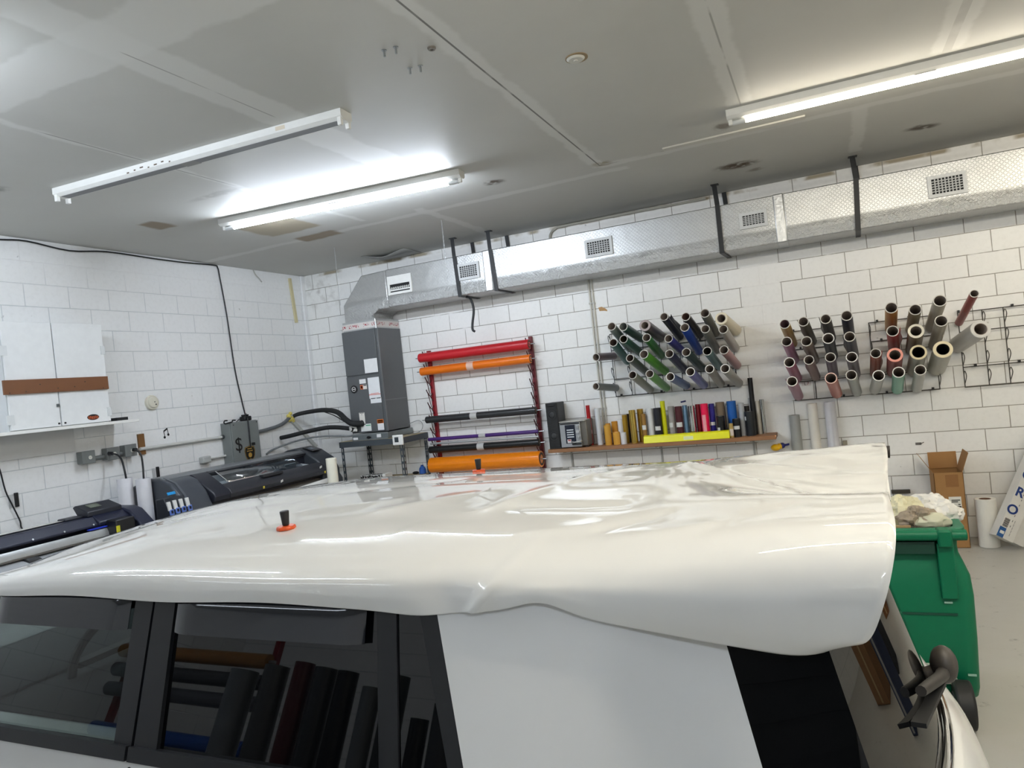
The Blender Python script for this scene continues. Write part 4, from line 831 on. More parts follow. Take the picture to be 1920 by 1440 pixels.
def shelf_roll(xl, xr, yt, Y, c, label, rough=.3, metal=0., lab=None, ring='e6e4de', lc='d5d6d4', hollow=True):
    xm = (xl + xr) / 2; bx = at(xm, 800, Y=Y); top = at(xm + (yt - 800) * .11, yt, Y=Y)
    depth = (bx - CAM).dot(AY); r = (xr - xl) * depth / FPX / 2
    x = bx.x; y = min(Y, -r - .004)
    h = top.z
    t = thing('vinyl_roll', (x, y, SZ), label, 'vinyl roll', 'rolls standing on the plank shelf')
    MB().pipe((x, y, SZ), (x, y, h), r, r * .82, 24).build('vinyl_wrap', mat(c, rough, metal, .06, 20), t)
    MB().pipe((x, y, SZ + .002), (x, y, h - .004), r * .84, r * .70, 20).build('core', mat(ring, .7), t)
    if lab:
        z0, z1, a0, a1 = lab; rows = []
        for z in (SZ + z0, SZ + z1): rows.append([Vector((x + (r + .0012) * math.sin(a), y - (r + .0012) * math.cos(a), z)) for a in [a0 + (a1 - a0) * i / 8 for i in range(9)]])
        MB().grid(rows).build('label', mat(lc, .7), t)
    return t
SH = [(1102, 1109.5, 760, -.10, 'a81218', 'slim red vinyl roll with paper band beside the oven', {'lab': (.13, .17, -1.4, 1.4), 'lc': 'd9aab0'}),
 (1117.5, 1128.5, 765, -.12, 'd3d6d8', 'pale grey-white roll between the slim red roll and the amber rolls', {}),
 (1135, 1145, 794, -.08, 'c98f35', 'short amber roll standing just behind the tallest amber roll', {}),
 (1132, 1145, 797, -.20, 'c9973a', 'amber roll in front, beside the pale grey-white roll', {}),
 (1147, 1159, 790, -.09, 'c78a2e', 'amber roll standing behind the shortest amber roll', {}),
 (1147.5, 1161, 810, -.21, 'cc983c', 'shortest amber roll at the shelf front', {}),
 (1158.5, 1169.5, 786, -.10, 'd9dadb', 'slim white roll behind the short white roll', {}),
 (1161.5, 1172.5, 811, -.21, 'd5d6d8', 'short white roll beside the shortest amber roll', {}),
 (1168, 1178, 778, -.10, '9c7a1c', 'dark mustard roll behind the short white roll', {}),
 (1176.5, 1182, 776, -.06, '1c1710', 'narrow black roll between the mustard roll and the gold foil', {}),
 (1181.5, 1194, 769, -.20, 'dcbc62', 'shiny gold foil roll at the shelf front', {'metal': .9, 'rough': .18}),
 (1197, 1209, 767, -.11, 'c49c44', 'second gold foil roll behind the brown-gold roll', {'metal': .85, 'rough': .25}),
 (1204, 1212.5, 776, -.20, 'a37c42', 'brown-gold roll with paper tag in front of the second gold foil', {'lab': (.14, .19, -1., 1.), 'metal': .4}),
 (1214, 1227.5, 766, -.14, 'd3d5d6', 'white roll between the gold rolls and a black roll', {}),
 (1228, 1242, 765, -.15, '1a1d25', 'black roll with white label beside the tall yellow roll', {'lab': (.12, .165, -.9, .7)}),
 (1242, 1251, 752, -.12, 'd3d40a', 'tall slim neon yellow roll on the plank shelf', {}),
 (1255.5, 1267.5, 762, -.12, '9b9692', 'greige roll with paper label beside the tall yellow roll', {'lab': (.14, .19, -1.1, .3)}),
 (1268.5, 1282, 762, -.15, '4a1a22', 'maroon roll with large paper label', {'lab': (.14, .19, -.9, .9)}),
 (1283, 1292, 760, -.12, '7393ad', 'light blue roll between maroon and chrome rolls', {'metal': .3}),
 (1293, 1305.5, 761, -.16, 'e2e4e2', 'mirror chrome roll beside the light blue roll', {'metal': 1., 'rough': .06}),
 (1307.5, 1316.5, 758, -.11, '7c0f1e', 'crimson roll between chrome and hot pink rolls', {}),
 (1317, 1331, 757, -.16, 'ee1450', 'hot pink roll with pale vertical label', {'lab': (.075, .25, -.7, .3), 'lc': 'f0a0a8'}),
 (1332.5, 1343, 757, -.12, '2a2380', 'indigo roll with white label beside the hot pink roll', {'lab': (.13, .165, -.9, .9)}),
 (1346, 1362, 754, -.09, '857560', 'taupe roll behind a short black roll', {'metal': .3}),
 (1345, 1360, 780, -.20, '131416', 'short black roll in front of the taupe roll', {'lab': (.07, .11, -1.0, -.2)}),
 (1363, 1367.5, 760, -.08, '8d8a86', 'very thin grey roll between taupe and blue rolls', {}),
 (1367, 1384, 752, -.09, '1b5fb0', 'bright blue roll behind the kraft tube', {}),
 (1367, 1374.5, 794, -.25, 'b49a5c', 'small kraft tube with white wrap at the shelf front', {'lab': (.02, .09, -1.4, 1.4), 'lc': 'd8ccc4'}),
 (1374.5, 1389, 785, -.21, '141518', 'short black roll in front of the bright blue roll', {'lab': (.08, .115, -1.0, .8)}),
 (1388.5, 1399, 756, -.13, 'b9bcc0', 'pale silver roll between two short black rolls', {}),
 (1398.5, 1409, 761, -.05, '2b2724', 'dark brown roll hidden behind the wide black roll', {}),
 (1398.5, 1416, 771, -.17, '1d2024', 'wide short black roll with white tabs near the shelf end', {'lab': (.16, .20, -1.4, -.7)}),
 (1408.5, 1412, 746, -.06, 'a9aaac', 'thin silver tube beside the tall black tube', {}),
 (1411, 1420, 708.5, -.09, '131415', 'tallest black tube on the plank shelf', {}),
 (1421, 1428.5, 752, -.08, 'c5bfb2', 'slim cream roll beside the tallest black tube', {}),
 (1428.5, 1437, 749, -.09, 'cfd0cc', 'slim chrome roll at the very end of the plank shelf', {'metal': 1., 'rough': .08})]
for r_ in SH: shelf_roll(*r_[:6], **r_[6])
a_ = at(1207, 824, Y=-.28).x; b_ = at(1368, 815, Y=-.28).x
t = thing('vinyl_roll', ((a_ + b_) / 2, -.28, SZ), 'neon yellow flat-folded roll lying along the front of the plank shelf', 'vinyl roll', 'rolls standing on the plank shelf')
MB().prism([(-.305, SZ), (-.30, SZ + .018), (-.285, SZ + .072), (-.25, SZ + .082), (-.222, SZ + .06), (-.225, SZ)], 'x', a_, b_).build('vinyl_wrap', mat('e6e406', .3), t, bevel=.004)
MB().obox(((a_ + b_) / 2 + .03, -.296, SZ + .03), (.05, 0, 0), (0, -.001, 0), (0, .005, .018)).build('tape_piece', mat('d8dca0', .3), t)
t = thing('tape_gun', (5.86, -.08, .93), 'yellow and navy blue plastic gadget hung on the wall under the shelf end', 'gadget')
MB().sph((5.84, -.10, .965), .05, .06, .036).sph((5.875, -.09, .975), .035, .045, .03).build('yellow_shell', mat('e0b010', .35), t); MB().sph((5.90, -.07, .978), .032, .05, .03).obox((5.945, -.07, .985), (.025, 0, .004), (0, .012, 0), (0, 0, .010)).build('navy_handle', mat('22246a', .35), t)
for px, xl, xr, yt, Y, c, lab in [(0, 1479, 1498, 779, -.12, '9a9c98', 'silver grey roll standing on the floor against the block wall'), (0, 1513, 1531, 757, -.12, 'dcd8ce', 'cream roll standing on the floor, middle of three wall rolls'), (0, 1545, 1565, 754, -.12, 'cfcfd4', 'white roll with loose edge standing on the floor against the wall')]:
    xm = (xl + xr) / 2; p_ = at(xm, yt, Y=Y); dp = (p_ - CAM).dot(AY); r = (xr - xl) * dp / FPX / 2
    t = thing('vinyl_roll', (p_.x, -r - .01, 0), lab, 'vinyl roll', 'rolls standing against the block wall')
    MB().pipe((p_.x, -r - .01, 0), (p_.x, -r - .01, p_.z), r, r * .82, 28).build('vinyl_wrap', mat(c, .35), t)
    MB().pipe((p_.x, -r - .01, .002), (p_.x, -r - .01, p_.z - .004), r * .84, r * .7, 24).build('core', mat('7a5a44', .8), t)
    if '4' == c[-1]: MB().box(p_.x + r * .1, p_.x + r * .12, -2 * r - .014, -2 * r - .008, .02, p_.z - .01).build('loose_edge', mat('b9b9c0', .4), t)

# ---------------------------------------------------------------- floor things by the wall
bx = thing('cardboard_box', (7.33, -.25, 0), 'tall open cardboard box with shipping label against the block wall', 'cardboard box')
X0, X1 = at(1750, 890, Y=-.38).x, at(1806, 890, Y=-.38).x; ZT = at(1780, 886, Y=-.38).z
b = MB().box(X0, X1, -.384, -.38, 0, ZT).box(X0, X1, -.10, -.096, 0, ZT).box(X0, X0 + .004, -.384, -.096, 0, ZT).box(X1 - .004, X1, -.384, -.096, 0, ZT).box(X0, X1, -.384, -.096, 0, .004)
b.build('box_body', CARD, bx)
for nm, c_, hh, sp, th in (('flap', ((X0 + X1) / 2, -.098, ZT + .075), ((X1 - X0) / 2, 0, 0), (0, .01, .075), (0, .002, 0)), ('flap', (X0 - .045, -.24, ZT + .075), (0, .14, 0), (-.045, 0, .075), (.002, 0, 0)), ('flap', (X1 + .025, -.24, ZT + .085), (0, .14, 0), (.03, 0, .085), (.002, 0, 0))):
    MB().obox(c_, hh, sp, th).build(nm, CARD, bx)
MB().box(X0 + .09, X0 + .19, -.3855, -.384, ZT - .13, ZT - .02).build('handhole_cut', mat('8a6238', .85), bx)
o = MB().box(X0 + .10, X1 - .035, -.3858, -.384, ZT - .40, ZT - .22).build('shipping_label', mat('d9d7d0', .7), bx)
b = MB()
for i, (u0, u1, z) in enumerate([(.12, .2, .25), (.12, .17, .265), (.17, .25, .29), (.12, .24, .31), (.13, .23, .36)]): b.box(X0 + u0, min(X1 - .045, X0 + u1), -.3866, -.3858, ZT - z - .006, ZT - z + .004)
b.build('print_bar', mat('55554f', .7), o); MB().box(X1 - .055, X1 - .04, -.3868, -.3858, ZT - .32, ZT - .305).build('print_dot', mat('1a1a1a', .6), o)
c = at(1856, 1024, Z=0)
t = thing('paper_roll', (c.x, c.y, 0), 'white paper roll standing on the floor between cardboard box and printed carton', 'paper roll')
zt = at(1834, 935, Y=c.y).z
MB().pipe((c.x, c.y, 0), (c.x, c.y, zt), .083, .046, 32).build('paper_wrap', mat('dedcd4', .7), t, bevel=.004); MB().pipe((c.x, c.y, .002), (c.x, c.y, zt - .002), .047, .040, 28).build('core', mat('6b4a34', .8), t)
# leaning white carton with blue letters
ct = thing('long_carton', (7.75, -.35, 0), 'long white carton with blue letters leaning on the wall', 'carton')
P0 = at(1880, 1012, Y=-.52); P0.z = max(P0.z, .02)
u = Vector((.40, .30, .86)).normalized()
pA = at(1868, 1003, Y=-.55); pB = at(1925, 872, Y=-.35)
u = (pB - pA).normalized(); w = at(1897, 1022, Y=-.52) - pA; w = (w - u * w.dot(u)); wl = w.length; w.normalize(); nn = u.cross(w).normalized()
if nn.y < 0: nn = -nn
lowz = min((pA + w * k).z for k in (0, wl))
org = pA - Vector((0, 0, lowz - .012)) if lowz < .012 else pA
LEN = 1.1
M_ctn = mat('d9d8d3', .6)
cc = org + u * LEN / 2 + w * wl * .5 + nn * .05
while (cc - u * LEN / 2 + w * wl * .5 + nn * .05).z < .0: cc.z += .004
MB().obox(cc, u * LEN / 2, w * wl * .5, nn * .05).build('carton_body', M_ctn, ct)
fo = cc - nn * .0505 - u * LEN / 2
MB().obox(fo + u * .045 + w * (-wl * .5 + wl * .19), u * .045, w * wl * .19, nn * .0006).build('blue_corner', mat('1f5590', .5), ct)
MB().obox(fo + u * .045 + w * (-wl * .28), u * .013, w * .018, nn * .0012).build('sticker', mat('e0e0dc', .6), ct)
MB().obox(fo + u * .135 + w * (-wl * .27), u * .042, w * wl * .2, nn * .001).build('barcode_label', mat('dedcd8', .6), ct)
b = MB()
for i in range(9): b.obox(fo + u * (.10 + .009 * i) + w * (-wl * .27), u * (.0025 + .0015 * (i % 2)), w * wl * .15, nn * .0018)
b.build('barcode', mat('3c3a38', .6), ct)
for i, ch_ in enumerate('ORG'):
    textmesh(ch_, .115, mat('1e3a7a', .5), ct, fo + u * (.26 + .165 * i) + w * (-wl * .24) - nn * .001, w, u, 'letter', bold=.003)
b = MB()
for i in range(10): b.obox(fo + u * (.12 + .05 * i) + w * (wl * .02), u * .008, w * .002, nn * .0008)
b.build('dashed_line', mat('3a3a44', .6), ct)
b = MB()
for i in range(5): b.obox(fo + u * (.05 + .03 * i) + w * (wl * .16), u * .012, w * .0025, nn * .0008)
b.build('small_print', mat('9a9a98', .6), ct)
t2 = thing('flat_carton', (8.0, -.3, 0), 'plain white flat carton leaning beside the blue lettered one', 'carton')
MB().obox(cc + w * (wl * .5 + .055) + nn * .02 - u * .01, u * (LEN / 2 - .02), w * .05, nn * .05).build('carton_body', mat('cfcec9', .6), t2)

# ---------------------------------------------------------------- green wheeled bin with rubbish
gb = thing('wheeled_bin', (6.6, -3.4, 0), 'green plastic wheeled bin full of rubbish behind the car', 'bin')
M_gr = mat('066a48', .42, 0., .06, 18., 0., 0., .3); BY0 = -3.74; ZR = .955
XR = at(1816, 1000, Y=BY0).x; XC = XR - .36
def section(z, hw, y0, y1, r=.06):
    out = []
    for cx, cy, a0 in ((XC + hw - r, y1 - r, 0), (XC - hw + r, y1 - r, PI / 2), (XC - hw + r, y0 + r, PI), (XC + hw - r, y0 + r, 1.5 * PI)):
        for i in range(6): a = a0 + i * PI / 10; out.append(Vector((cx + r * math.cos(a), cy + r * math.sin(a), z)))
    return out + [out[0]]
prof = [(.09, .325, -3.66, -3.16), (.11, .345, -3.70, -3.14), (.16, .352, -3.72, -3.12), (.40, .362, -3.725, -3.06), (.62, .366, -3.725, -3.02), (.72, .360, -3.715, -3.01), (.78, .340, -3.70, -3.01), (.83, .322, -3.69, -3.0), (.86, .320, -3.69, -3.0), (.93, .325, -3.69, -2.98), (.95, .325, -3.69, -2.98), (.95, .315, -3.68, -2.99), (.6, .33, -3.69, -3.04)]
b = MB().grid([section(*q_) for q_ in prof]); b.f.append(tuple(range(0, 24))); b.build('bin_body', M_gr, gb, ang=50)
# rim, hinge bar, ribs, wheels
b = MB(); r0, r1, r2, r3 = section(.905, .335, -3.70, -2.95, .07), section(.905, .36, -3.715, -2.92, .09), section(.965, .36, -3.715, -2.92, .09), section(.965, .312, -3.68, -3.0, .05)
b.grid([r0, r1, r2, r3]).build('rim', mat('0d7050', .42), gb, bevel=.008)
MB().cyl((XC - .35, -3.745, .942), (XC + .352, -3.745, .942), .027, n=18).build('hinge_bar', M_gr, gb, bevel=.005)
MB().box(XC - .35, XC + .21, -3.735, -3.69, .845, .905).build('handle_recess', mat('053a2c', .5), gb)
for x in (XC + .255, ):
    MB().box(x - .032, x + .032, -3.778, -3.69, .885, .972).build('hinge_lug', M_gr, gb, bevel=.01)
    MB().box(x - .036, x + .036, -3.745, -3.69, .62, .90).build('back_rib', M_gr, gb, bevel=.006)
MB().box(XC - .33, XC + .28, -3.731, -3.70, .535, .545).build('crease', mat('054433', .6), gb)  # thin strip in darker green, the groove's shadow put into its colour
for s_ in (-1, 1):
    w_ = MB().cyl((XC + s_ * .22, -3.79, .115), (XC + s_ * .30, -3.79, .115), .115, n=28).build('wheel', mat('191919', .6), gb, bevel=.012)
    MB().cyl((XC + s_ * .215, -3.79, .115), (XC + s_ * .306, -3.79, .115), .06, n=20).build('hub', DGREY, w_)
MB().cyl((XC - .3, -3.79, .115), (XC + .3, -3.79, .115), .012, n=10).build('axle', STEEL, gb)
MB().box(XC - .2, XC + .2, -3.80, -3.68, .09, .16).build('axle_housing', M_gr, gb, bevel=.01)
MB().obox((XC + .19, -3.733, .24), (.05, 0, 0), (0, .0015, 0), (-.02, 0, .05)).build('pale_sticker', mat('b9c6b4', .6), gb)
for x, z in ((XC + .315, .24), (XC + .245, .60)): MB().box(x - .018, x + .018, -3.734, -3.725, z - .004, z + .004).build('mould_mark', mat('8fb3a4', .4), gb)
def crumple(name, c, rx, ry, rz, m, label, seed, amp=.35, freq=6.):
    from mathutils import noise as mn
    b = MB().sph(c, rx, ry, rz, 36, 22); c = Vector(c); vs = []
    for v in b.v:
        v = Vector(v); d = v - c; k = mn.noise(d * freq * 2.5 + Vector((seed, 0, 0))) * .9 + (1 - 2.2 * abs(mn.noise(d * freq * 4.5 + Vector((0, seed, 0))))) * .55
        vs.append(tuple(c + d * (1 + amp * k)))
    b.v = vs; return tag(b.build(name, m, ang=25), label, 'rubbish', 'rubbish in the green bin')
tag(MB().box(XC - .30, XC + .30, -3.66, -3.03, .80, .90).build('rubbish_filling', mat('b7b19f', .8, bump=.6, scale=12)), 'packed rubbish filling the green bin below the loose scraps', 'rubbish', 'rubbish in the green bin')
crumple('crumpled_backing', at(1688, 958, Y=-3.42), .10, .10, .075, mat('d8d3b2', .5), 'yellowish crumpled backing film in the green bin beside the car', 1)
crumple('crumpled_paper', at(1722, 970, Y=-3.56), .075, .06, .05, mat('9d8f7c', .6, var=.3, scale=30), 'brownish crumpled paper ball in the green bin', 2, .6, 9.)
crumple('white_plastic', at(1746, 947, Y=-3.24), .085, .08, .055, mat('e6e5e0', .35), 'bright white plastic bag on top of the green bin', 3, .5)
crumple('white_scrap', at(1764, 966, Y=-3.42), .085, .09, .07, mat('e2e0da', .35), 'white vinyl scrap folded over the front of the rubbish heap', 4, .5, 5.)
crumple('green_tinted_film', at(1748, 977, Y=-3.60), .075, .04, .035, mat('cbcab2', .34), 'pale khaki film scrap at the front of the bin', 5)
tag(MB().box(XC - .30, XC + .12, -3.672, -3.655, .93, .972).build('cardboard_strip', mat('a88a62', .8)), 'tan cardboard strip along the front rim inside the bin', 'rubbish', 'rubbish in the green bin')

# ---------------------------------------------------------------- the car
YC = -5.64
M_paint = mat('dfe0df', .22, 0., .02, 3., 0., .6); M_trim = mat('14161a', .38, 0., .04); M_rub = mat('0d0e10', .6); M_seat = mat('2c2e30', .8)
def glass(name, tint, gloss, opaque=0.):
    s = NT(name); f = s.noise(s.obj(), 3); p = s.n('ShaderNodeBsdfPrincipled'); s.put(p.inputs['Base Color'], s.mix(f, rgb('040506'), rgb('08090b')))
    p.inputs['Roughness'].default_value = .015; p.inputs['Specular IOR Level'].default_value = gloss
    if tint:
        t = s.n('ShaderNodeBsdfTransparent'); t.inputs[0].default_value = tint + (1,); m = s.n('ShaderNodeMixShader'); m.inputs[0].default_value = opaque
        s.t.links.new(t.outputs[0], m.inputs[1]); s.t.links.new(p.outputs[0], m.inputs[2])
        fr = s.n('ShaderNodeFresnel'); fr.inputs[0].default_value = 1.5; g = s.n('ShaderNodeBsdfGlossy'); g.inputs['Roughness'].default_value = .01; m2 = s.n('ShaderNodeMixShader')
        bk = s.n('ShaderNodeNewGeometry').outputs['Backfacing']; s.put(m2.inputs[0], s.ma('MULTIPLY', fr.outputs[0], s.ma('SUBTRACT', 1., bk))); s.put(t.inputs[0], s.mix(bk, tint + (1,), (1, 1, 1, 1))); s.put(m.inputs[0], s.ma('MULTIPLY', opaque, s.ma('SUBTRACT', 1., bk)))
        s.t.links.new(m.outputs[0], m2.inputs[1]); s.t.links.new(g.outputs[0], m2.inputs[2]); s.t.links.new(m2.outputs[0], s.out.inputs[0])
    else: s.t.links.new(p.outputs[0], s.out.inputs[0])
    return s.m
G_dark = glass('dark_tinted_glass', None, .5); G_front = glass('tinted_glass', (.42, .47, .45), .5, .04); G_shield = glass('windscreen_glass', (.72, .78, .76), .5, .05)
def side_y(X, z):   # half width of the body
    y = .92 - (max(0, z - 1.06) * .30 if z > 1.06 else (1.06 - z) ** 2 * -.06 + max(0, .55 - z) * .25)
    if X > 5.95: y -= .45 * (X - 5.95) ** 1.6
    if X < 3.0: y -= .10 * (3.0 - X) ** 2
    return y
def sp(X, z, sg=1, out=0.): return Vector((X, YC - sg * (side_y(X, z) + out), z))
car = thing('car', (4.1, YC, 0), 'white SUV with black window frames, its roof draped in glossy white vinyl film', 'car')
# lower body
def hood(X):
    if X < 1.75: return .70
    if X < 3.2: return .80 + .22 * ((X - 1.75) / 1.45) ** .7
    if X > 6.40: return max(.55, .965 - 1.2 * (X - 6.40) ** 1.3)
    return 1.068
st_ = [1.66, 1.70, 1.78, 1.95, 2.2, 2.6, 3.0, 3.2, 3.5, 4.0, 4.5, 5.0, 5.5, 5.95, 6.2, 6.36, 6.48, 6.56, 6.62, 6.66]
rows = []
for X in st_:
    zt = hood(X); k = 1.0
    zb = .26 if 1.9 < X < 6.45 else .36 + max(0, X - 6.45) * .6
    half = [(0, zb), (.6, zb), (side_y(X, .3) - .06, zb + .02), (side_y(X, .42), .42), (side_y(X, .58), .58), (side_y(X, min(.78, zt)), min(.78, zt - .02)), (side_y(X, min(.95, zt)) - .0, min(.95, zt - .012)), (side_y(X, zt) - .03, zt), (side_y(X, zt) - .10, zt + .006), (.4, zt + (.02 if X < 3.2 else .0)), (0, zt + (.025 if X < 3.2 else 0))]
    row = [Vector((X + (-.10 if X < 1.8 else 0) * (1 - (y / .9) ** 2) - (.0 if X < 6.4 else .30 * (y ** 2) * 1.), YC - y, z)) for y, z in half]
    row += [Vector((p.x, 2 * YC - p.y, p.z)) for p in row[-2:0:-1]]
    row.append(row[0]); rows.append(row)
b = MB().grid(rows); n_ = len(rows[0]) - 1
b.f += [tuple(range(n_ - 1, -1, -1)), tuple((len(rows) - 1) * (n_ + 1) + i for i in range(n_))]
b.build('lower_body', M_paint, car, ang=50)
# greenhouse: patches over the side surface, thickness inwards
def patch(name, m, poly_top, poly_bot, sg, out=0., th=.012, nz=8, parent=car):   # top and bottom polylines of (X, z)
    n = len(poly_top); rows = []
    for i in range(nz + 1):
        k = i / nz; rows.append([sp(a[0] + (c[0] - a[0]) * k, a[1] + (c[1] - a[1]) * k, sg, out) for a, c in zip(poly_top, poly_bot)])
    return MB().slab(rows, th, sg > 0).build(name, m, parent, ang=60)
def xs(a, b_, n=2): return [a + (b_ - a) * i / (n - 1) for i in range(n)]
ZTOP, ZB = 1.475, 1.09
for sg in (1, -1):
    patch('door_glass', G_front, [(x, ZTOP) for x in xs(4.02, 4.60)], [(x, ZB) for x in xs(3.50, 4.59)], sg, -.014, .005)
    patch('a_pillar', M_paint, [(3.92, 1.50), (4.03, 1.50)], [(3.30, 1.05), (3.47, 1.05)], sg, -.002, .03)
    patch('b_pillar', M_trim, [(4.592, 1.48), (4.660, 1.48)], [(4.585, ZB), (4.650, ZB)], sg, 0, .03)
    patch('rear_door_pillar', M_trim, [(4.668, 1.48), (4.742, 1.48)], [(4.660, ZB), (4.742, ZB)], sg, 0, .03)
    patch('rear_door_glass', G_dark, [(x, ZTOP) for x in xs(4.74, 5.385)], [(x, ZB) for x in xs(4.74, 5.42)], sg, -.012, .006)
    patch('window_divider', M_trim, [(5.378, 1.48), (5.432, 1.48)], [(5.415, ZB), (5.465, ZB)], sg, -.004, .02)
    patch('fixed_glass', G_dark, [(5.43, ZTOP), (5.50, ZTOP)], [(5.463, ZB), (5.625, ZB)], sg, -.010, .006)
    patch('door_frame', M_trim, [(5.487, 1.48), (5.530, 1.475), (5.565, 1.46), (5.588, 1.43)], [(5.60, ZB), (5.63, ZB), (5.65, ZB), (5.665, ZB)], sg, 0, .025)
    patch('top_frame', M_trim, [(x, 1.50) for x in xs(3.95, 5.55, 5)], [(x, 1.462) for x in xs(3.95, 5.55, 5)], sg, -.003, .03)
    patch('rear_pillar', M_paint, [(x, 1.50) for x in (5.53, 5.58, 5.64, 5.9, 6.13)], [(x, 1.04) for x in (5.652, 5.68, 5.72, 5.95, 6.238)], sg, .003, .03)
    patch('quarter_glass', G_dark, [(x, 1.49) for x in xs(6.125, 6.30, 5)], [(x, 1.00) for x in xs(6.245, 6.42, 5)], sg, -.004, .01)
    patch('belt_strip', M_trim, [(x, 1.104) for x in xs(3.42, 4.645, 4)], [(x, 1.070) for x in xs(3.42, 4.645, 4)], sg, .012, .03)
    patch('belt_strip', M_trim, [(x, 1.104) for x in xs(4.655, 5.66, 4)], [(x, 1.070) for x in xs(4.655, 5.66, 4)], sg, .012, .03)
    patch('door_gap', M_rub, [(4.646, 1.05), (4.652, 1.05)], [(4.62, .35), (4.626, .35)], sg, .0012, .004)
    patch('door_gap', M_rub, [(5.70, 1.05), (5.706, 1.05)], [(5.42, .40), (5.426, .40)], sg, .0012, .004)
    patch('sill_cladding', M_trim, [(x, .40) for x in xs(2.2, 6.3, 6)], [(x, .28) for x in xs(2.2, 6.3, 6)], sg, .008, .03)
    # window visors: smoked strips standing off the glass
    for xa, xb in ((4.0, 4.58), (4.757, 5.36)):
        rows = []
        for i, (z, o_) in enumerate([(1.474, -.012), (1.468, -.001), (1.460, .007), (1.448, .0125), (1.43, .0155), (1.40, .017), (1.372, .0175)]):
            rows.append([sp(x, z, sg, o_ * min(1, .25 + min(x - xa, xb - x) / .05)) for x in xs(xa, xb, 24)])
        MB().slab(rows, .003, sg > 0).build('window_visor', mat('1c1e24', .06, 0., .03, 4., 0., 0., .6), car, ang=60)
    h_ = [sp(4.50, .90, sg, .03), sp(4.40, .90, sg, .045), sp(4.36, .90, sg, .02)]
    MB().tube([sp(4.56, .905, sg, .0), sp(4.55, .905, sg, .035), sp(4.40, .905, sg, .035), sp(4.39, .905, sg, .0)], .012, 8, 3).build('door_handle', M_paint, car)
    MB().tube([sp(5.52, .905, sg, .0), sp(5.51, .905, sg, .035), sp(5.36, .905, sg, .035), sp(5.35, .905, sg, .0)], .012, 8, 3).build('door_handle', M_paint, car)
    c = sp(3.62, 1.12, sg, .13)
    MB().sph(c, .055, .105, .075).build('side_mirror', mat('1a1b1e', .3), car, ang=60); MB().bar(sp(3.62, 1.06, sg, -.02), c - Vector((0, 0, .03)), .05, .03).build('mirror_arm', M_trim, car)
    # wheels with black arches
    for X in (2.62, 5.62):
        ya = side_y(X, .4)
        w_ = MB().cyl((X, YC - sg * (ya - .23), .355), (X, YC - sg * (ya + .01), .355), .355, n=40).build('wheel', mat('17181a', .7), car, bevel=.03, seg=3)
        MB().cyl((X, YC - sg * (ya), .355), (X, YC - sg * (ya + .016), .355), .235, n=36).build('rim', mat('8d9092', .3, .7), w_)
        b = MB()
        for i in range(10): a = 2 * PI * i / 10; b.bar((X, YC - sg * (ya + .018), .355), (X + .22 * math.cos(a), YC - sg * (ya + .018), .355 + .22 * math.sin(a)), .035, .012, (0, 1, 0))
        b.build('spoke', mat('b9bcbe', .25, .8), w_)
        MB().tube([sp(X + .42 * math.cos(a), max(.30, .37 + .42 * math.sin(a)), sg, .006) for a in [PI * i / 18 for i in range(19)]], .035, 8).build('wheel_arch', M_trim, car)
    MB().sph(sp(1.86, .72, sg, -.10), .13, .12, .07).build('headlamp', mat('cfd4d8', .1, .3), car)
    MB().box(6.28, 6.36, *sorted((YC - sg * .60, YC - sg * .80)), .70, .92).build('tail_lamp', mat('8c1a1c', .15), car, bevel=.02)
# windscreen, roof, rear glass
def roofz(Y, X=5.0):
    z = 1.572 - .105 * (Y + 5.68) ** 2
    if X < 4.6: z -= .09 * ((4.6 - X) / .7) ** 2
    if X > 5.85: z -= .065 * ((X - 5.85) / .5) ** 1.5
    return z
Ys = xs(YC - .775, YC + .775, 25); rows = []
for X in xs(3.88, 6.34, 30):
    r_ = []
    for Y in Ys:
        e = abs(Y - YC) / .775; z = roofz(Y, X) - .045 * max(0, (e - .86) / .14) ** 2
        r_.append(Vector((X - (.16 * (Y - YC) ** 2 if X < 4.2 else 0) * -1 - (.22 * (Y - YC) ** 2 if X > 6.2 else 0), Y, z)))
    rows.append(r_)
b = MB().grid(rows); b.build('roof_panel', M_paint, car, ang=60, solid=.02)
rows = []
for i in range(9):
    k = i / 8; rows.append([Vector((3.90 + .16 * ((Y - YC) / .775) ** 2 * .6 - k * (.66), YC + (Y - YC) * (1 + .12 * k), roofz(Y, 3.88) - .02 - k * (roofz(Y, 3.88) - 1.06))) for Y in xs(YC - .74, YC + .74, 15)])
MB().grid(rows).build('windscreen', G_shield, car, ang=60, solid=.006)
def rear_x(Y, z): return 6.55 - .30 * (Y - YC) ** 2 - (z - .96) * .27
rows = []
for z in xs(.965, 1.50, 12): rows.append([Vector((rear_x(Y, z) - .02 * max(0, (z - 1.42) / .08), Y, z)) for Y in xs(YC - side_y(6.3, z) + .02, YC + side_y(6.3, z) - .02, 31)])
MB().slab(rows, .012, True).build('rear_glass', G_dark, car, ang=60)
MB().tube([Vector((rear_x(Y, .955) + .012, Y, .958)) for Y in xs(YC - .74, YC + .74, 25)], .018, 10).build('chrome_trim', CHROME, car)
rows = []
for k, (dx, z) in enumerate([(.005, .95), (.05, .915), (.085, .86), (.11, .78), (.12, .68), (.11, .60), (.14, .55), (.15, .42), (.10, .34)]):
    rows.append([Vector((rear_x(Y, .96) + dx, Y, z)) for Y in xs(YC - .80, YC + .80, 23)])
MB().grid(rows).build('tailgate', M_paint, car, ang=50, solid=.02)
rows = []
for k, (dx, z) in enumerate([(-.04, 1.53), (.015, 1.515), (.03, 1.50), (.0, 1.485), (-.05, 1.48)]):
    rows.append([Vector((rear_x(Y, 1.50) + dx, Y, z)) for Y in xs(YC - .66, YC + .66, 15)])
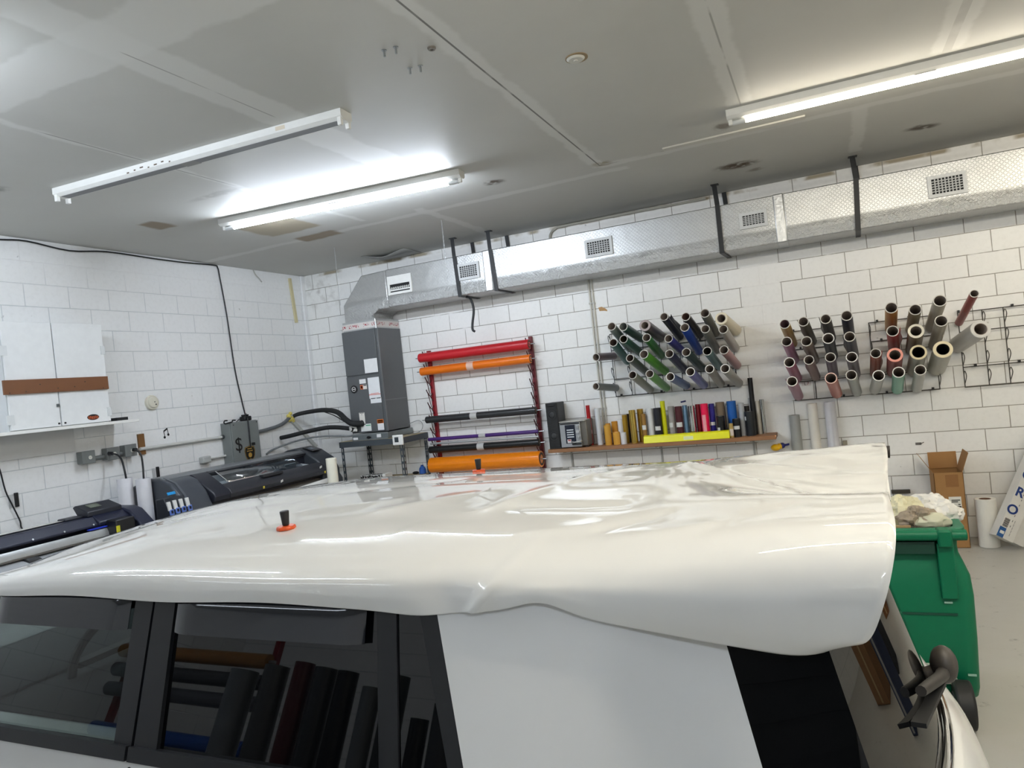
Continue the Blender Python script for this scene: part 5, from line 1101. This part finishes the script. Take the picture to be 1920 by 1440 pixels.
MB().grid(rows).build('spoiler', M_paint, car, ang=60, solid=.008)
wp = MB().sph((6.588, -5.60, 1.045), .034, .045, .05).cyl((6.52, -5.60, 1.0), (6.585, -5.60, 1.03), .022, n=14).build('wiper_cap', mat('3e3934', .5), car)
MB().tube([(6.585, -5.61, 1.03), (6.568, -5.70, 1.052), (6.53, -5.86, 1.10), (6.50, -5.98, 1.135)], lambda t: .018 - .006 * t, 10, 4).build('wiper_arm', mat('2c2926', .5), wp)
MB().bar((6.562, -5.72, 1.045), (6.482, -6.08, 1.105), .010, .03, (1, 0, 0)).build('wiper_blade', M_rub, wp)
# cabin
MB().box(3.35, 6.2, YC - .80, YC + .80, 1.070, 1.078).build('cabin_floor', mat('17181a', .8), car)
MB().prism([(3.36, 1.08), (3.36, 1.12), (3.62, 1.15), (3.80, 1.11), (3.84, 1.08)], 'y', YC - .76, YC + .76).build('dashboard', mat('202224', .7), car, bevel=.02)
for sy in (-.40, .40):
    MB().prism([(4.42, 1.08), (4.52, 1.30), (4.60, 1.31), (4.62, 1.08)], 'y', YC + sy - .24, YC + sy + .24).build('front_seat', M_seat, car, bevel=.05, seg=3)
    MB().prism([(4.55, 1.31), (4.57, 1.44), (4.63, 1.44), (4.64, 1.31)], 'y', YC + sy - .12, YC + sy + .12).build('headrest', M_seat, car, bevel=.03, seg=3)
b = MB(); n_ = 26; cw = Vector((3.93, YC - .40, 1.12)); ua = Vector((0, 1, 0)); va = Vector((.42, 0, .9)).normalized()
b.tube([cw + (ua * math.cos(2 * PI * i / n_) + va * math.sin(2 * PI * i / n_)) * .17 for i in range(n_ + 1)], .015, 8).bar(cw - ua * .16, cw + ua * .16, .05, .02).build('steering_wheel', mat('1c1d1f', .6), car)
MB().sph((4.05, YC, 1.43), .02, .12, .035).build('rear_view_mirror', BLACK, car)

# ---------------------------------------------------------------- vinyl film draped over the roof
MID = [(-6.464, 1.452), (-6.462, 1.484), (-6.446, 1.515), (-6.395, 1.540), (-6.28, 1.566), (-6.10, 1.584), (-5.90, 1.597), (-5.70, 1.602), (-5.50, 1.598), (-5.30, 1.585), (-5.12, 1.565), (-4.96, 1.535), (-4.87, 1.48)]
REAR = [(-6.462, 1.382), (-6.495, 1.44), (-6.505, 1.51), (-6.475, 1.575), (-6.405, 1.610), (-6.25, 1.614), (-6.08, 1.606), (-5.86, 1.545), (-5.55, 1.556), (-5.32, 1.582), (-5.16, 1.594), (-5.03, 1.566), (-4.95, 1.50)]
XF = [3.66, 3.66, 3.67, 3.70, 3.74, 3.78, 3.80, 3.82, 3.86, 3.92, 4.0, 4.08, 4.12]
XR_ = [6.352, 6.395, 6.425, 6.447, 6.458, 6.464, 6.470, 6.488, 6.505, 6.524, 6.530, 6.522, 6.50]
def sstep(x, a, b_): t = min(1, max(0, (x - a) / (b_ - a))); return t * t * (3 - 2 * t)
def seg_d(p, a, c):
    ab = c - a; t = max(0, min(1, (p - a).dot(ab) / ab.length_squared)); return (p - a - ab * t).length, t
def top2(px, py): p = at(px, py, Z=1.59); return Vector((p.x, p.y))
CRE = [((905, 955), (1110, 900), .045, .006), ((1050, 915), (1190, 905), .04, -.005), ((1090, 905), (1200, 880), .03, .005), ((960, 950), (1180, 948), .05, -.006), ((980, 985), (1120, 975), .05, .006), ((1110, 985), (1250, 965), .05, -.005), ((1150, 995), (1340, 985), .05, .005), ((1300, 1000), (1500, 960), .06, -.004),
       ((700, 960), (900, 930), .07, .005), ((750, 985), (960, 990), .05, .005), ((640, 930), (860, 905), .07, -.004), ((560, 960), (760, 940), .06, .003), ((1290, 872), (1640, 925), .035, .010), ((1120, 880), (1280, 870), .05, .005), ((1360, 880), (1600, 905), .05, -.006), ((1400, 868), (1640, 868), .035, .007), ((250, 1003), (420, 985), .05, -.004), ((430, 940), (620, 935), .08, .004), ((330, 965), (560, 945), .06, -.003)]
CRE = [(top2(*a), top2(*c), w_, k) for a, c, w_, k in CRE]
PT = [Vector((5.735, 1.567)), Vector((5.645, 1.452))]   # pinch crease, in (X, z)
from mathutils import noise as mnoise
NS = 190; SUB = 9; T = len(MID); rows = []
for i in range(NS + 1):
    s_ = i / NS; ctrl = []
    for t in range(T):
        X = XF[t] + (XR_[t] - XF[t]) * s_
        wr = sstep(X, 5.72, 6.46) ** 1.15 if t <= 6 else sstep(X, 5.85, 6.46)
        y = MID[t][0] + (REAR[t][0] - MID[t][0]) * wr; z = MID[t][1] + (REAR[t][1] - MID[t][1]) * wr
        if t <= 1: z += .022 * math.exp(-((X - 5.80) / .07) ** 2) * (1 - .5 * t) + .004 * math.sin(X * 9) * (1 - wr)
        if t == 0: z += .010 * math.exp(-((X - 5.52) / .1) ** 2) * -1
        if X < 4.62: z -= (.085 if t > 3 else .02 * t) * ((4.62 - X) / .8) ** 2
        if t == 0 and X > 6.22: z += .0 + .03 * ((X - 6.22) / .13) ** 3
        ctrl.append(Vector((X, y, z)))
    fine = smooth(ctrl, SUB); row = []
    for j, p in enumerate(fine):
        k = j / (len(fine) - 1) * (T - 1); q2 = Vector((p.x, p.y)); dz = 0
        if k > 3.4:
            for a, c, w_, am in CRE:
                d_, t_ = seg_d(q2, a, c)
                if d_ < w_ * 3: dz += am * math.exp(-1.25 * abs(d_) / w_) * (1 if 0 < t_ < 1 else .7)
            kk = min(1, (k - 3.4) / 1.2)
            dz *= kk
            dz += kk * (.0022 * mnoise.noise(Vector((p.x * 2.2 + p.y * .8, p.y * 6., 3.1))) + (.0006) * mnoise.noise(Vector((p.x * 6 + p.y, p.y * 14., 8.))))
            if k > 7: dz += .006 * sstep(p.x, 5.9, 6.4) * mnoise.noise(Vector((p.x * 5, p.y * 13, 1.)))
        dy = 0
        if k < 5:
            d_, t_ = seg_d(Vector((p.x, p.z)), PT[0], PT[1]); sx = (p.x - (PT[0].x + (PT[1].x - PT[0].x) * t_)); g_ = math.exp(-(d_ / .013) ** 2) * (.35 + .65 * t_)
            dy -= .014 * g_; d2 = math.exp(-((sx + .07) / .06) ** 2) * math.exp(-((p.z - 1.485) / .05) ** 2); dy += .014 * d2
            dy += .0015 * mnoise.noise(Vector((p.x * 2.5, k * .5, 5.)))
        row.append(Vector((p.x, p.y + dy, p.z + dz)))
    rows.append(row)
FILM = MB().grid(rows)
bvh = BVHTree.FromPolygons([Vector(v) for v in FILM.v], FILM.f)
s = NT('glossy_white_vinyl'); f = s.noise(s.obj(), 5, 3)
s.bsdf(s.mix(f, rgb('d9d9d6'), rgb('dfdfdc')), s.ma('MULTIPLY_ADD', s.noise(s.obj(), 9), .02, .02), 0, None, .4)
fo_ = FILM.build('vinyl_film', s.m, ang=75, solid=.0012)
tag(fo_, 'large glossy white vinyl film draped over the car roof, flaring at the tail', 'vinyl film')
c = Vector((6.515, -5.22, 1.585))
tag(MB().tube([(6.40, -5.19, 1.572), (6.50, -5.20, 1.574), (6.538, -5.205, 1.572)], .02, 12).build('film_backing_roll', mat('2a2422', .6)), 'small dark rolled end of film backing at the far tail corner of the film', 'film backing')
for px, py, lab in ((537, 992, 'orange and black wrap magnet on the film near the printer side'), (898, 880, 'orange and black wrap magnet at the film edge in front of the orange roll')):
    d = (AX * ((px - 960) / FPX) + AY - AZ * ((py - 720) / FPX)).normalized(); hit = bvh.ray_cast(CAM, d)
    if hit[0] is None:
        for e in range(1, 40):
            d = (AX * ((px - 960) / FPX) + AY - AZ * ((py + e - 720) / FPX)).normalized(); hit = bvh.ray_cast(CAM, d)
            if hit[0] is not None: break
    p, n_ = hit[0], hit[1]
    if n_.z < 0: n_ = -n_
    n_ = (n_ * .3 + Vector((0, 0, 1))).normalized(); p = p + n_ * .0015
    t = thing('wrap_magnet', p, lab, 'magnet', 'wrap magnets on the film')
    MB().cyl(p - n_ * .002, p + n_ * .009, .029, .027, 8).build('magnet_base', mat('d0501c', .4), t, bevel=.003)
    MB().cyl(p + n_ * .009, p + n_ * .052, .0095, .0135, 20).build('grip', mat('161618', .6), t, bevel=.003)

# ---------------------------------------------------------------- behind the camera, seen mirrored in the car windows
for i, (x, r, h, c_, lab) in enumerate([(2.98, .085, 1.56, '6d7276', 'plastic-bagged grey roll standing behind the camera'), (3.22, .075, 1.60, '4c4e50', 'dark grey roll standing behind the camera by the bagged roll'), (3.42, .060, 1.63, '4d1519', 'dark maroon roll standing behind the camera'), (3.58, .066, 1.61, '3a3c40', 'slate roll standing behind the camera by the maroon roll'), (3.74, .062, 1.60, '101114', 'black roll standing behind the camera'), (3.92, .055, 1.53, '6f7479', 'shorter grey roll standing behind the camera'), (4.08, .066, 1.60, '343a3c', 'dark green-grey roll standing behind the camera'), (4.26, .05, 1.40, '17181a', 'shortest black roll standing behind the camera'), (4.40, .06, 1.48, '3f4347', 'charcoal roll at the end of the row behind the camera')]):
    t = thing('vinyl_roll', (x, -8.6, 0), lab, 'vinyl roll', 'rolls standing behind the camera')
    MB().pipe((x, -8.6, 0), (x, -8.6, h), r, r * .75, 20).build('vinyl_wrap', mat(c_, .35), t); MB().pipe((x, -8.6, .002), (x, -8.6, h - .003), r * .76, r * .6, 16).build('core', mat('8b7a68', .8), t)
t = thing('roll_rack', (1.5, -9.6, 0), 'second dark red rack with horizontal rolls behind the camera', 'roll rack')
for x in (.75, 2.3): MB().box(x - .025, x + .025, -9.62, -9.57, 0, 2.0).build('post', M_red, t); MB().box(x - .025, x + .025, -9.9, -9.3, 0, .04).build('foot', M_red, t)
for z, c_, lab in ((1.75, '9a6a34', 'tan roll on the rack behind the camera'), (1.6, '4a4c50', 'grey roll on the rack behind the camera'), (1.45, '5a5c62', 'pale grey roll on the rack behind the camera'), (1.15, '1d4fa0', 'blue roll on the rack behind the camera'), (1.0, '3d5f80', 'slate blue roll on the rack behind the camera')):
    t = thing('vinyl_roll', (1.5, -9.5, z), lab, 'vinyl roll', 'horizontal rolls behind the camera')
    MB().cyl((.72, -9.50, z), (2.33, -9.50, z), .055, n=20).build('vinyl_wrap', mat(c_, .3), t); MB().cyl((.66, -9.50, z), (2.39, -9.50, z), .012, n=8).build('rod', STEEL, t)

# unseen dark door and boxes added to shape reflections in quarter and rear glass
d_ = struct(MB().box(5.2, 10.95, RY, RY + .05, 0, 3.1).build('added_dark_door_1', mat('2a2b2d', .5)))
for i in range(9): struct(MB().box(5.22, 10.93, RY + .05, RY + .062, .08 + i * .335, .36 + i * .335).build('added_door_slat', mat('303234', .45), d_))
for x, y, w, h, c_, lab in [(8.75, -.75, .5, 1.2, '7a4f2c', 'added tall brown carton beyond the picture edge, for the rear glass reflection'), (9.5, -.35, 1.0, 2.0, 'd0d0cc', 'added white panel boards at the block wall, for the rear glass reflection'), (8.95, -2.1, .28, 1.6, '17181a', 'added tall black case beyond the picture edge, for the rear glass reflection'), (9.6, -2.6, .5, .8, '8a6238', 'added low brown carton beyond the black case, for the rear glass reflection'), (8.5, -3.2, .16, 1.3, '1c2947', 'added narrow navy carton beyond the picture edge, for the rear glass reflection')]:
    t = thing('reflection_box', (x, y, 0), lab, 'box')
    MB().box(x - w / 2, x + w / 2, y - .2, y + .2, 0, h).build('box_body', mat(c_, .6), t, bevel=.01); MB().box(x - .03, x + .03, y - .205, y - .2, .02, h - .02).build('tape_strip', mat('b59a6e' if c_[0] in '78' else '8d8d8b', .4), t)
